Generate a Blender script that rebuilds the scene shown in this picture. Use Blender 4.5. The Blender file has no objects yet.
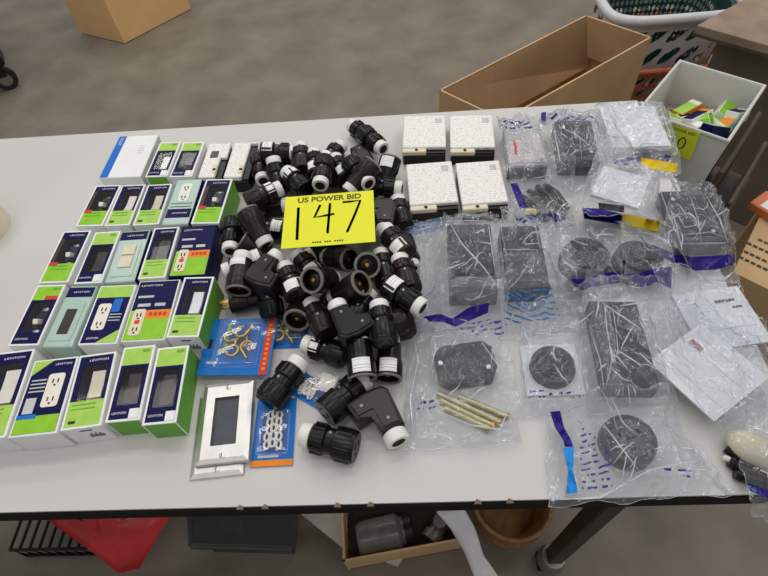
import bpy, bmesh, math, random
import numpy as np
from mathutils import Vector, Matrix, noise
from mathutils.bvhtree import BVHTree

random.seed(7); rng = np.random.default_rng(11)
SC = bpy.context.scene; COL = SC.collection
T = 0.74                                   # table top height (m)

# ------------------------------------------------------------------ camera
FPX, CAMZ = 530.0, 1.40
RT = np.array([0.99776036, -0.00583678, -0.06663472])
UP = np.array([0.04439243, 0.80295842, 0.59437958])
FW = np.array([-0.05003565, 0.59600646, -0.8014192])
CAM = np.array([0, 0, CAMZ])
cd = bpy.data.cameras.new('camera'); cam = bpy.data.objects.new('camera', cd); COL.objects.link(cam)
cd.sensor_width = 36; cd.lens = 36 * FPX / 768; cd.clip_start = .02; cd.clip_end = 60
m = Matrix.Identity(4)
for i in range(3): m[i][0] = RT[i]; m[i][1] = UP[i]; m[i][2] = -FW[i]
m[2][3] = CAMZ
cam.matrix_world = m; SC.camera = cam

# ------------------------------------------------------------------ light and exposure
w = bpy.data.worlds.new('world'); SC.world = w; w.use_nodes = True
w.node_tree.nodes['Background'].inputs[0].default_value = (.98, .98, 1, 1)
w.node_tree.nodes['Background'].inputs[1].default_value = .33
def area(name, loc, sx, sy, power, rz=0, col=(1, .98, .95)):
    d = bpy.data.lights.new(name, 'AREA'); d.shape = 'RECTANGLE'; d.size = sx; d.size_y = sy; d.energy = power; d.color = col
    o = bpy.data.objects.new(name, d); COL.objects.link(o); o.location = loc; o.rotation_euler = (0, 0, rz); return o
for i, (x, y) in enumerate([(x_, y_) for y_ in (-1.2, .2, 1.6, 3.0, 4.4) for x_ in (-2.0, 0, 2.0)]):   # ceiling fluorescents
    area('ceiling_fluorescent', (x, y, 3.6), 1.2, .30, {-1.2: 5, .2: 8, 1.6: 11.5, 3.0: 13.5, 4.4: 13.5}[y], .15)
vs = SC.view_settings; vs.view_transform = 'Standard'; vs.look = 'None'; vs.gamma = 1; vs.exposure = 0.0; vs.use_curve_mapping = False
SC.cycles.transparent_max_bounces = 40

def at(px, py, z):
    """a picture point carried down to the level z"""
    d = (px - 384) / FPX * RT + (288 - py) / FPX * UP + FW
    t = (z - CAMZ) / d[2]
    return Vector(CAM + t * d)

# ------------------------------------------------------------------ materials
def lin(c):
    return tuple((v / 12.92 if v <= .04045 else ((v + .055) / 1.055) ** 2.4) for v in [k / 255 for k in c]) + (1,)
MATS = {}
def mat(name, rgb, rough=.5, metal=0, var=.08, scale=40, bump=0, rgb2=None, bscale=None, coords='Object', spec=.5):
    if name in MATS: return MATS[name]
    M = bpy.data.materials.new(name); M.use_nodes = True; nt = M.node_tree; N = nt.nodes; L = nt.links
    b = N['Principled BSDF']; b.inputs['Roughness'].default_value = rough; b.inputs['Metallic'].default_value = metal
    b.inputs['Specular IOR Level'].default_value = spec
    tc = N.new('ShaderNodeTexCoord'); nz = N.new('ShaderNodeTexNoise'); nz.inputs['Scale'].default_value = scale; nz.inputs['Detail'].default_value = 4
    L.new(tc.outputs[coords], nz.inputs['Vector'])
    rp = N.new('ShaderNodeValToRGB'); c = lin(rgb); c2 = lin(rgb2) if rgb2 else tuple(v * (1 - var * 2.2) for v in c[:3]) + (1,)
    rp.color_ramp.elements[0].position = .32; rp.color_ramp.elements[1].position = .68
    rp.color_ramp.elements[0].color = c2; rp.color_ramp.elements[1].color = c
    L.new(nz.outputs['Fac'], rp.inputs['Fac']); L.new(rp.outputs['Color'], b.inputs['Base Color'])
    if bump:
        n2 = N.new('ShaderNodeTexNoise'); n2.inputs['Scale'].default_value = bscale or scale * 4; n2.inputs['Detail'].default_value = 5
        L.new(tc.outputs[coords], n2.inputs['Vector'])
        bp = N.new('ShaderNodeBump'); bp.inputs['Strength'].default_value = bump; bp.inputs['Distance'].default_value = .004
        L.new(n2.outputs['Fac'], bp.inputs['Height']); L.new(bp.outputs['Normal'], b.inputs['Normal'])
    MATS[name] = M; return M
def print_mat(name, paper, ink, row=.004, dens=.52, xs=220, rough=.5, stripes=False, clear=False):
    """paper with rows of small illegible print (or bar code strokes); clear = ink on film"""
    M = bpy.data.materials.new(name); M.use_nodes = True; nt = M.node_tree; N = nt.nodes; L = nt.links
    b = N['Principled BSDF']; b.inputs['Roughness'].default_value = rough
    tc = N.new('ShaderNodeTexCoord'); sp = N.new('ShaderNodeSeparateXYZ'); L.new(tc.outputs['Object'], sp.inputs[0])
    def math_(op, a, v=None):
        n = N.new('ShaderNodeMath'); n.operation = op
        if hasattr(a, 'links'): L.new(a, n.inputs[0])
        else: n.inputs[0].default_value = a
        if v is not None:
            if hasattr(v, 'links'): L.new(v, n.inputs[1])
            else: n.inputs[1].default_value = v
        return n.outputs[0]
    yr = math_('DIVIDE', sp.outputs['Y'], row); fl = math_('FLOOR', yr); fr = math_('FRACT', yr)
    cb = N.new('ShaderNodeCombineXYZ'); L.new(math_('MULTIPLY', sp.outputs['X'], xs), cb.inputs[0])
    if not stripes: L.new(math_('MULTIPLY', fl, 7.31), cb.inputs[1])
    nz = N.new('ShaderNodeTexNoise'); nz.inputs['Scale'].default_value = 1; nz.inputs['Detail'].default_value = 3; L.new(cb.outputs[0], nz.inputs['Vector'])
    ink_ = math_('GREATER_THAN', nz.outputs['Fac'], dens)
    if not stripes: ink_ = math_('MULTIPLY', ink_, math_('LESS_THAN', fr, .34))
    if clear:
        tr = N.new('ShaderNodeBsdfTransparent'); mx = N.new('ShaderNodeMixShader'); b.inputs['Base Color'].default_value = lin(ink)
        L.new(ink_, mx.inputs[0]); L.new(tr.outputs[0], mx.inputs[1]); L.new(b.outputs[0], mx.inputs[2])
        L.new(mx.outputs[0], N['Material Output'].inputs[0])
    else:
        mx = N.new('ShaderNodeMixRGB'); mx.inputs[1].default_value = lin(paper); mx.inputs[2].default_value = lin(ink)
        L.new(ink_, mx.inputs[0]); L.new(mx.outputs[0], b.inputs['Base Color'])
    MATS[name] = M; return M
def film_mat(name, milky=.12, tint=(.97, .98, 1), rough=.1, gl=1.0, bump=.14, ior=1.45):
    """thin clear plastic: see-through, a little milky, shiny on its creases"""
    M = bpy.data.materials.new(name); M.use_nodes = True; nt = M.node_tree; N = nt.nodes; L = nt.links
    N.remove(N['Principled BSDF'])
    tr = N.new('ShaderNodeBsdfTransparent'); tr.inputs[0].default_value = tint + (1,)
    df = N.new('ShaderNodeBsdfDiffuse'); df.inputs[0].default_value = (.86, .87, .9, 1)
    gs = N.new('ShaderNodeBsdfGlossy'); gs.inputs[0].default_value = (gl, gl, gl, 1); gs.inputs['Roughness'].default_value = rough
    fz = N.new('ShaderNodeFresnel'); fz.inputs['IOR'].default_value = 1.5
    ge = N.new('ShaderNodeNewGeometry'); mr = N.new('ShaderNodeMapRange'); mr.inputs['To Min'].default_value = ior; mr.inputs['To Max'].default_value = 1 / ior
    L.new(ge.outputs['Backfacing'], mr.inputs['Value']); L.new(mr.outputs[0], fz.inputs['IOR'])
    tc = N.new('ShaderNodeTexCoord'); nz = N.new('ShaderNodeTexNoise'); nz.inputs['Scale'].default_value = 75; nz.inputs['Detail'].default_value = 2
    L.new(tc.outputs['Object'], nz.inputs['Vector'])
    bp = N.new('ShaderNodeBump'); bp.inputs['Strength'].default_value = bump; bp.inputs['Distance'].default_value = .012
    rg_ = N.new('ShaderNodeMath'); rg_.operation = 'SUBTRACT'; rg_.inputs[1].default_value = .5; L.new(nz.outputs['Fac'], rg_.inputs[0])
    ab_ = N.new('ShaderNodeMath'); ab_.operation = 'ABSOLUTE'; L.new(rg_.outputs[0], ab_.inputs[0]); L.new(ab_.outputs[0], bp.inputs['Height'])
    for s in (gs, fz, df): L.new(bp.outputs['Normal'], s.inputs['Normal'])
    m1 = N.new('ShaderNodeMixShader'); m1.inputs[0].default_value = milky; L.new(tr.outputs[0], m1.inputs[1]); L.new(df.outputs[0], m1.inputs[2])
    m2 = N.new('ShaderNodeMixShader'); L.new(fz.outputs[0], m2.inputs[0]); L.new(m1.outputs[0], m2.inputs[1]); L.new(gs.outputs[0], m2.inputs[2])
    L.new(m2.outputs[0], N['Material Output'].inputs[0]); MATS[name] = M; return M

WHITE = mat('white_card', (236, 236, 234), .45, var=.02)
GREEN = mat('green_print', (146, 205, 48), .4, var=.06, scale=60, spec=0.2)
PALEGREEN = mat('pale_green_print', (170, 212, 92), .42, var=.05, scale=90, spec=0.2)
DGREEN = mat('deep_green_print', (108, 174, 58), .42, var=.07, spec=0.2)
NAVY = mat('navy_print', (10, 9, 74), .4, var=.1, spec=.12)
ORANGE = mat('orange_print', (238, 140, 34), .4, var=.06, spec=0.2)
REDP = mat('red_print', (212, 62, 46), .4, spec=0.2)
SAGE = mat('sage_plastic', (176, 200, 188), .25, var=.05)
BLUE = mat('blue_print', (22, 110, 205), .4, var=.05, spec=0.2)
BLUEC = mat('blue_card', (24, 116, 200), .38, var=.09, scale=30, spec=0.2)
DARK = mat('dark_brown_plastic', (62, 50, 46), .4, var=.2, spec=0.3)
BLACK = mat('black_plastic', (19, 18, 19), .28, var=.2, scale=80, spec=0.3)
BROWN = mat('brown_plastic', (36, 26, 24), .3, var=.2, scale=80, spec=0.3)
COLLAR = mat('white_collar', (238, 236, 230), .4, var=.05)
HOLE = mat('dark_hole', (14, 13, 13), .8)
RING = mat('grey_ring', (128, 124, 117), .35, var=.12)
BRASS = mat('brass', (205, 165, 80), .28, 1, var=.1)
STEEL = mat('brushed_steel', (222, 220, 216), .42, 1, var=.06)
CREAM = mat('cream_plastic', (226, 214, 184), .4, var=.04)
IVORY = mat('ivory_plastic', (236, 230, 216), .4, var=.03)
LGREY = mat('light_grey_plastic', (198, 198, 196), .4)
DEVGREY = mat('grey_device', (78, 81, 87), .36, var=.12, scale=30, spec=0.3)
DEVDARK = mat('dark_grey_device', (42, 44, 48), .36, var=.12, scale=30, spec=0.3)
PURPLE = mat('violet_band', (46, 30, 132), .3, var=.08, spec=0.2)
YELLOW = mat('yellow_band', (236, 204, 28), .4, var=.06, spec=0.2)
BBAND = mat('azure_band', (30, 140, 225), .35, var=.06, spec=0.2)
PAPER = mat('paper', (232, 232, 234), .6, var=.015)
LABELTXT = print_mat('white_label_print', (236, 234, 228), (196, 192, 187), .0055, .52, 330)
PAPERTXT = PAPER
BAR = print_mat('barcode', (240, 239, 235), (60, 58, 58), .01, .60, 900, stripes=True)
CLPRINT = print_mat('film_print_violet', (0, 0, 0), (66, 62, 150), .0065, .50, 190, clear=True)
CLPRINTB = print_mat('film_print_blue', (0, 0, 0), (52, 120, 196), .006, .44, 130, clear=True)
CLPRINTN = print_mat('film_print_navy', (0, 0, 0), (36, 48, 120), .010, .42, 70, clear=True)
FILM = film_mat('clear_film', .06, (.88, .90, .93), rough=.07, ior=1.7)
FILMM = film_mat('milky_film', .18, (.92, .93, .95), rough=.08, ior=1.7)
FILMT = film_mat('taut_film', .05, rough=.06, bump=.04)
PANE = film_mat('carton_window_film', .02, rough=.05, gl=.5, bump=.0, ior=1.3)
FOLD = film_mat('folded_film', .5, (.95, .96, .98), rough=.12, ior=1.8)
SIGNY = mat('yellow_sign_paper', (232, 232, 24), .6, var=.02)
SIGNG = mat('lime_sign_paper', (212, 230, 48), .6, var=.03)
INK = mat('marker_ink', (52, 50, 20), .6)
SINK = mat('printed_ink', (84, 78, 20), .6)
CARD = mat('corrugated_card', (214, 180, 136), .75, var=.07, scale=9, bump=.15)
CARD2 = mat('brown_card', (206, 170, 124), .75, var=.08, scale=8, bump=.15)
WOODB = mat('worn_brown_laminate', (150, 128, 108), .5, var=.16, scale=14, bump=.1)
DWOOD = mat('dark_wood', (88, 74, 64), .6, var=.2, scale=18, bump=.2)
BINW = mat('white_bin_plastic', (214, 214, 206), .45, var=.04, scale=8)
BASKW = mat('white_basket_plastic', (206, 206, 208), .4, var=.05)
BASKO = mat('orange_basket_plastic', (196, 104, 72), .45, var=.1)
BASKG = mat('green_basket_plastic', (22, 66, 58), .4, var=.15)
BLKST = mat('black_steel', (34, 31, 30), .4, .3, var=.2)
GREYST = mat('grey_steel', (150, 146, 138), .4, .6, var=.12)
REDBAG = mat('red_bag_plastic', (214, 30, 34), .25, var=.2, scale=12)
RUBBER = mat('black_rubber', (30, 28, 28), .7)

# ------------------------------------------------------------------ mesh helpers
def link(name, me, M=None, parent=None):
    o = bpy.data.objects.new(name, me); COL.objects.link(o)
    if M:
        if len(me.materials): me.materials.clear()
        me.materials.append(M)
    if parent: o.parent = parent
    return o
def thing(name, label, cat, loc=(0, 0, 0), rz=0, group=None):
    o = bpy.data.objects.new(name, None); COL.objects.link(o); o.empty_display_size = .02
    o.location = loc; o.rotation_euler = (0, 0, rz); tag(o, label, cat, group); return o
def tag(o, label, cat, group=None):
    o['label'] = label; o['category'] = cat
    if group: o['group'] = group
    return o
def struct(o, label=None, cat=None):
    o['kind'] = 'structure'
    if label: o['label'] = label
    if cat: o['category'] = cat
    return o
def mesh(bm, name='m', smooth=None):
    me = bpy.data.meshes.new(name); bm.normal_update(); bm.to_mesh(me); bm.free()
    if smooth:
        for p in me.polygons: p.use_smooth = True
        me.set_sharp_from_angle(angle=math.radians(smooth))
    return me
def bbox(bm, x0, x1, y0, y1, z0, z1, bev=0, M=None, seg=1):
    vs_ = [bm.verts.new((x, y, z)) for z in (z0, z1) for y in (y0, y1) for x in (x0, x1)]
    fs = [bm.faces.new([vs_[i] for i in f]) for f in ((0, 2, 3, 1), (4, 5, 7, 6), (0, 1, 5, 4), (2, 6, 7, 3), (0, 4, 6, 2), (1, 3, 7, 5))]
    if bev:
        r = bmesh.ops.bevel(bm, geom=list({e for f in fs for e in f.edges}), offset=bev, segments=seg, affect='EDGES', profile=.5)
        vs_ = list({v for f in r['faces'] for v in f.verts} | {v for v in vs_ if v.is_valid})
    if M is not None: bmesh.ops.transform(bm, matrix=M, verts=[v for v in vs_ if v.is_valid])
    return vs_
def box(name, x0, x1, y0, y1, z0, z1, M, parent=None, bev=0, mw=None, seg=1):
    bm = bmesh.new(); bbox(bm, x0, x1, y0, y1, z0, z1, bev, None, seg)
    if mw is not None: bmesh.ops.transform(bm, matrix=mw, verts=bm.verts)
    return link(name, mesh(bm, name), M, parent)
def pane(name, x0, x1, y0, y1, z, M, parent):
    bm = bmesh.new(); bm.faces.new([bm.verts.new((x, y, z)) for x, y in ((x0, y0), (x1, y0), (x1, y1), (x0, y1))]); return link(name, mesh(bm), M, parent)
def lathe(bm, prof, n=20, M=None, close=False):
    """profile of (x, r) turned about the x axis"""
    rings = []; new = []
    for x, r in prof:
        if r < 1e-6: v = bm.verts.new((x, 0, 0)); rings.append([v]); new.append(v)
        else:
            rg = [bm.verts.new((x, r * math.cos(2 * math.pi * k / n), r * math.sin(2 * math.pi * k / n))) for k in range(n)]; rings.append(rg); new += rg
    for a, b in zip(rings, rings[1:]):
        for k in range(n):
            k2 = (k + 1) % n
            if len(a) == 1 and len(b) == 1: continue
            if len(a) == 1: bm.faces.new((a[0], b[k], b[k2]))
            elif len(b) == 1: bm.faces.new((a[k], b[0], a[k2]))
            else: bm.faces.new((a[k], b[k], b[k2], a[k2]))
    if M is not None: bmesh.ops.transform(bm, matrix=M, verts=new)
    return new
def lathe_o(name, prof, M, parent=None, n=20, mw=None, smooth=35):
    bm = bmesh.new(); lathe(bm, prof, n, mw); bmesh.ops.recalc_face_normals(bm, faces=bm.faces)
    return link(name, mesh(bm, name, smooth), M, parent)
ZUP = Matrix.Rotation(-math.pi / 2, 4, 'Y')      # turns the lathe axis x to z
def tube(bm, pts, r, n=8, closed=False):
    pts = [Vector(p) for p in pts]; rings = []
    for i, p in enumerate(pts):
        a = pts[i - 1] if (i or closed) else p; b = pts[(i + 1) % len(pts)] if (i < len(pts) - 1 or closed) else p
        d = (b - a).normalized(); s = d.cross(Vector((0, 0, 1)))
        if s.length < 1e-3: s = d.cross(Vector((0, 1, 0)))
        s.normalize(); t = d.cross(s); rr = r[i] if isinstance(r, (list, tuple)) else r
        rings.append([bm.verts.new(p + rr * (math.cos(2 * math.pi * k / n) * s + math.sin(2 * math.pi * k / n) * t)) for k in range(n)])
    m_ = len(rings)
    for i in range(m_ if closed else m_ - 1):
        a, b = rings[i], rings[(i + 1) % m_]
        for k in range(n): bm.faces.new((a[k], a[(k + 1) % n], b[(k + 1) % n], b[k]))
    if not closed:
        bm.faces.new(rings[0][::-1]); bm.faces.new(rings[-1])
def tube_o(name, pts, r, M, parent=None, n=8, closed=False):
    bm = bmesh.new(); tube(bm, pts, r, n, closed); bmesh.ops.recalc_face_normals(bm, faces=bm.faces)
    return link(name, mesh(bm, name, 50), M, parent)
def prism(bm, poly, z0, z1, bev=0):
    a = [bm.verts.new((x, y, z0)) for x, y in poly]; b = [bm.verts.new((x, y, z1)) for x, y in poly]; n = len(poly)
    f = [bm.faces.new(a[::-1]), bm.faces.new(b)] + [bm.faces.new((a[i], a[(i + 1) % n], b[(i + 1) % n], b[i])) for i in range(n)]
    if bev: bmesh.ops.bevel(bm, geom=f[1].edges[:], offset=bev, segments=2, affect='EDGES', profile=.5)
    bmesh.ops.recalc_face_normals(bm, faces=bm.faces)
def prism_o(name, poly, z0, z1, M, parent=None, bev=0):
    bm = bmesh.new(); prism(bm, poly, z0, z1, bev); return link(name, mesh(bm, name), M, parent)
def rrect(x0, x1, y0, y1, r, k=4):
    out = []
    for cx, cy, a0 in ((x1 - r, y1 - r, 0), (x0 + r, y1 - r, 90), (x0 + r, y0 + r, 180), (x1 - r, y0 + r, 270)):
        for i in range(k + 1):
            a = math.radians(a0 + 90 * i / k); out.append((cx + r * math.cos(a), cy + r * math.sin(a)))
    return out
TXT = {}
def text_mesh(s, bold=0, shear=0):
    key = (s, bold)
    if key not in TXT:
        c = bpy.data.curves.new('lettering', 'FONT'); c.body = s; c.align_x = 'CENTER'; c.align_y = 'CENTER'; c.size = 1; c.resolution_u = 3; c.offset = bold; c.shear = shear
        o = bpy.data.objects.new('tmp', c); COL.objects.link(o)
        me = bpy.data.meshes.new_from_object(o); bpy.data.objects.remove(o); TXT[key] = me
    return TXT[key].copy()
def lettering(s, x, y, z, h, M, parent, wide=None, bold=.0, rz=0, name='lettering'):
    """flat lettering lying on a top face; h = capital height"""
    o = link(name, text_mesh(s, bold), M, parent); k = h / .7
    kx = k if not wide else wide / max(v.co.x * 2 for v in o.data.vertices)
    o.location = (x, y, z); o.scale = (kx, k, k); o.rotation_euler = (0, 0, rz); return o
def rect_fit(px, z):
    """top corners TL TR BR BL in the picture -> centre, width, length, turn of the true rectangle at level z"""
    P = [at(x, y, z) for x, y in px]
    c = sum(P, Vector()) / 4
    w = ((P[1] - P[0]).length + (P[2] - P[3]).length) / 2; l = ((P[0] - P[3]).length + (P[1] - P[2]).length) / 2
    d1 = (P[1] - P[0] + P[2] - P[3]); d2 = (P[0] - P[3] + P[1] - P[2])
    a1 = math.atan2(d1.y, d1.x); a2 = math.atan2(d2.y, d2.x) - math.pi / 2
    return c, w, l, (a1 * .4 + a2 * .6)

# ------------------------------------------------------------------ the setting
FLOORM = mat('concrete', (130, 121, 106), .62, var=.15, scale=5, bump=.25, bscale=60)
FL = box('floor', -5, 5, -1.5, 7, -.05, 0, FLOORM); struct(FL, 'grey concrete warehouse floor', 'floor')
TABM = mat('white_laminate', (203, 200, 197), .42, var=.03, scale=5, bump=.03)
TX0, TX1, TY0, TY1 = -1.25, .468, .171, .930
tab = thing('folding_table', 'long table with light grey laminate top and black edge', 'table', (0, 0, 0))
box('table_top', TX0, TX1, TY0, TY1, T - .004, T, TABM, tab)
EDGE = mat('black_edge', (16, 13, 12), .7, var=.2, spec=.2)
box('edge_band', TX0 - .003, TX1 + .003, TY0 - .003, TY1 + .003, T - .03, T - .004, EDGE, tab)
CHIP = mat('chipped_board', (124, 104, 88), .85)
for px in (241, 266, 338, 371, 478, 510):           # chips knocked out of the front edge
    p = at(px, 506 - px * .0125, T)
    prism_o('edge_chip', [(p.x - .005, TY0 - .0032), (p.x + .004, TY0 - .0032), (p.x + .002, TY0 + .001), (p.x - .002, TY0 + .002)], T - .004, T + .0004, CHIP, tab)
lg = at(553, 557, .06)
def leg(x, y):
    l = box('leg', x - .016, x + .016, y - .016, y + .016, .05, T - .03, BLKST, tab, .003)
    lathe_o('foot', [(0, 0), (0, .03), (.02, .032), (.05, .026), (.055, 0)], GREYST, l, 14, Matrix.Translation((x, y, .02)) @ ZUP)
    box('fork', x - .028, x + .028, y - .02, y + .02, .0, .02, BLKST, l, .002)
for x, y in ((lg.x, lg.y), (lg.x, .86), (-1.1, lg.y), (-1.1, .86)): leg(x, y)
box('leg_brace', lg.x - .012, lg.x + .012, lg.y, .86, .60, .62, BLKST, tab)

# ------------------------------------------------------------------ height field of what lies on the table
GX0, GY0, GS, GNX, GNY = -.75, .02, .003, 480, 330
HF = np.full((GNY, GNX), T)
gx = GX0 + GS * np.arange(GNX); gy = GY0 + GS * np.arange(GNY); GXX, GYY = np.meshgrid(gx, gy)
over = np.maximum(np.maximum(GXX - TX1, TY0 - GYY), 0)
HF -= np.minimum(over * .22, .03)
def hf_rect(c, w, l, rz, top):
    dx = GXX - c[0]; dy = GYY - c[1]; u = dx * math.cos(rz) + dy * math.sin(rz); v = -dx * math.sin(rz) + dy * math.cos(rz)
    k = (abs(u) < w / 2) & (abs(v) < l / 2); HF[k] = np.maximum(HF[k], top)
def hf_disc(c, r, top):
    k = (GXX - c[0]) ** 2 + (GYY - c[1]) ** 2 < r * r; HF[k] = np.maximum(HF[k], top)
def maxf(a, n):
    for ax in (0, 1):
        b = a.copy()
        for s in range(1, n + 1):
            for sg in (1, -1):
                b = np.maximum(b, np.roll(a, sg * s, ax))
        a = b
    return a
def blur(a, n):
    for ax in (0, 1):
        b = np.zeros_like(a)
        for s in range(-n, n + 1): b += np.roll(a, s, ax)
        a = b / (2 * n + 1)
    return a
def samp(a, x, y):
    fx = np.clip((x - GX0) / GS, 0, GNX - 1.01); fy = np.clip((y - GY0) / GS, 0, GNY - 1.01)
    i = fx.astype(int); j = fy.astype(int); u = fx - i; v = fy - j
    return a[j, i] * (1 - u) * (1 - v) + a[j, i + 1] * u * (1 - v) + a[j + 1, i] * (1 - u) * v + a[j + 1, i + 1] * u * v

# ------------------------------------------------------------------ cartons on the left
def shell(w, l, h, win=None, dep=.014):
    """carton with an optional window opening in its top, win = (x0,x1,y0,y1)"""
    bm = bmesh.new()
    if not win: bbox(bm, -w / 2, w / 2, -l / 2, l / 2, 0, h, .0008); return mesh(bm, 'carton_body')
    x0, x1, y0, y1 = win; X = [-w / 2, x0, x1, w / 2]; Y = [-l / 2, y0, y1, l / 2]
    g = [[bm.verts.new((x, y, h)) for x in X] for y in Y]
    for j in range(3):
        for i in range(3):
            if i == 1 and j == 1: continue
            bm.faces.new((g[j][i], g[j][i + 1], g[j + 1][i + 1], g[j + 1][i]))
    ins = [g[1][1], g[1][2], g[2][2], g[2][1]]; lo = [bm.verts.new((v.co.x, v.co.y, h - dep)) for v in ins]
    for i in range(4): bm.faces.new((ins[i], lo[i], lo[(i + 1) % 4], ins[(i + 1) % 4])).material_index = 1
    bm.faces.new(lo).material_index = 1
    ring = [g[0][0], g[0][1], g[0][2], g[0][3], g[1][3], g[2][3], g[3][3], g[3][2], g[3][1], g[3][0], g[2][0], g[1][0]]
    low = [bm.verts.new((v.co.x, v.co.y, 0)) for v in ring]; n = len(ring)
    for i in range(n): bm.faces.new((ring[i], low[i], low[(i + 1) % n], ring[(i + 1) % n]))
    bm.faces.new(low[::-1]); bmesh.ops.recalc_face_normals(bm, faces=bm.faces)
    return mesh(bm, 'carton_body')
def patch(root, x0, x1, y0, y1, z, M, name='printed_panel', t=.0004):
    return box(name, x0, x1, y0, y1, z, z + t, M, root)
def decora(root, x0, x1, y0, y1, z, M, name='switch_paddle'):
    """rocker paddle with its rim, lying in a carton window"""
    f = prism_o('switch_frame', rrect(x0, x1, y0, y1, .002), z, z + .003, LGREY if M is not DARK else BLACK, root)
    bm = bmesh.new(); ym = (y0 + y1) / 2; a = .0025
    v = [bm.verts.new(p) for p in ((x0 + a, y0 + a, z + .003), (x1 - a, y0 + a, z + .003), (x1 - a, y1 - a, z + .003), (x0 + a, y1 - a, z + .003),
         (x0 + a, y0 + a, z + .008), (x1 - a, y0 + a, z + .008), (x1 - a, ym, z + .005), (x0 + a, ym, z + .005), (x1 - a, y1 - a, z + .007), (x0 + a, y1 - a, z + .007))]
    for q in ((4, 5, 6, 7), (7, 6, 8, 9), (0, 1, 5, 4), (2, 3, 9, 8), (1, 2, 8, 6, 5), (3, 0, 4, 7, 9)): bm.faces.new([v[i] for i in q])
    bmesh.ops.recalc_face_normals(bm, faces=bm.faces)
    return link(name, mesh(bm, name), M, f)
def toggle(root, x0, x1, y0, y1, z):
    """toggle switch strap with screws in a carton window"""
    f = box('switch_strap', x0, x1, y0, y1, z, z + .003, GREYST, root, .0006); cx = (x0 + x1) / 2; cy = (y0 + y1) / 2
    box('switch_body', cx - .009, cx + .009, cy - .016, cy + .016, z + .003, z + .006, BLACK, f, .001)
    bm = bmesh.new(); bbox(bm, -.004, .004, -.004, .004, 0, .012, .001, Matrix.Translation((cx, cy - .004, z + .005)) @ Matrix.Rotation(.5, 4, 'X')); link('toggle_lever', mesh(bm), IVORY, f)
    for s in (-1, 1): lathe_o('screw', [(0, 0), (0, .003), (.0015, .003), (.0018, 0)], STEEL, f, 10, Matrix.Translation((cx, cy + s * (y1 - y0) * .42, z + .003)) @ ZUP)
def outlet(root, cx, cy, z, w, l, M, mid=None, rz=0):
    """duplex receptacle face as printed on the carton, slightly raised"""
    f = prism_o('outlet_picture', rrect(cx - w / 2, cx + w / 2, cy - l / 2, cy + l / 2, .004), z, z + .0006, M, root)
    for s in (-1, 1):
        yy = cy + s * l * .27
        for dx in (-.28, .28): box('outlet_slot', cx + dx * w * .55 - .0009, cx + dx * w * .55 + .0009, yy - .003, yy + .003, z + .0006, z + .0009, HOLE, f)
        box('outlet_ground', cx - .0014, cx + .0014, yy - .0075, yy - .005, z + .0006, z + .0009, HOLE, f)
    if mid: box('reset_button', cx - w * .2, cx + w * .2, cy - .003, cy + .003, z + .0006, z + .0012, mid, f)
G0 = 'device cartons in rows on the left of the table'
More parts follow.
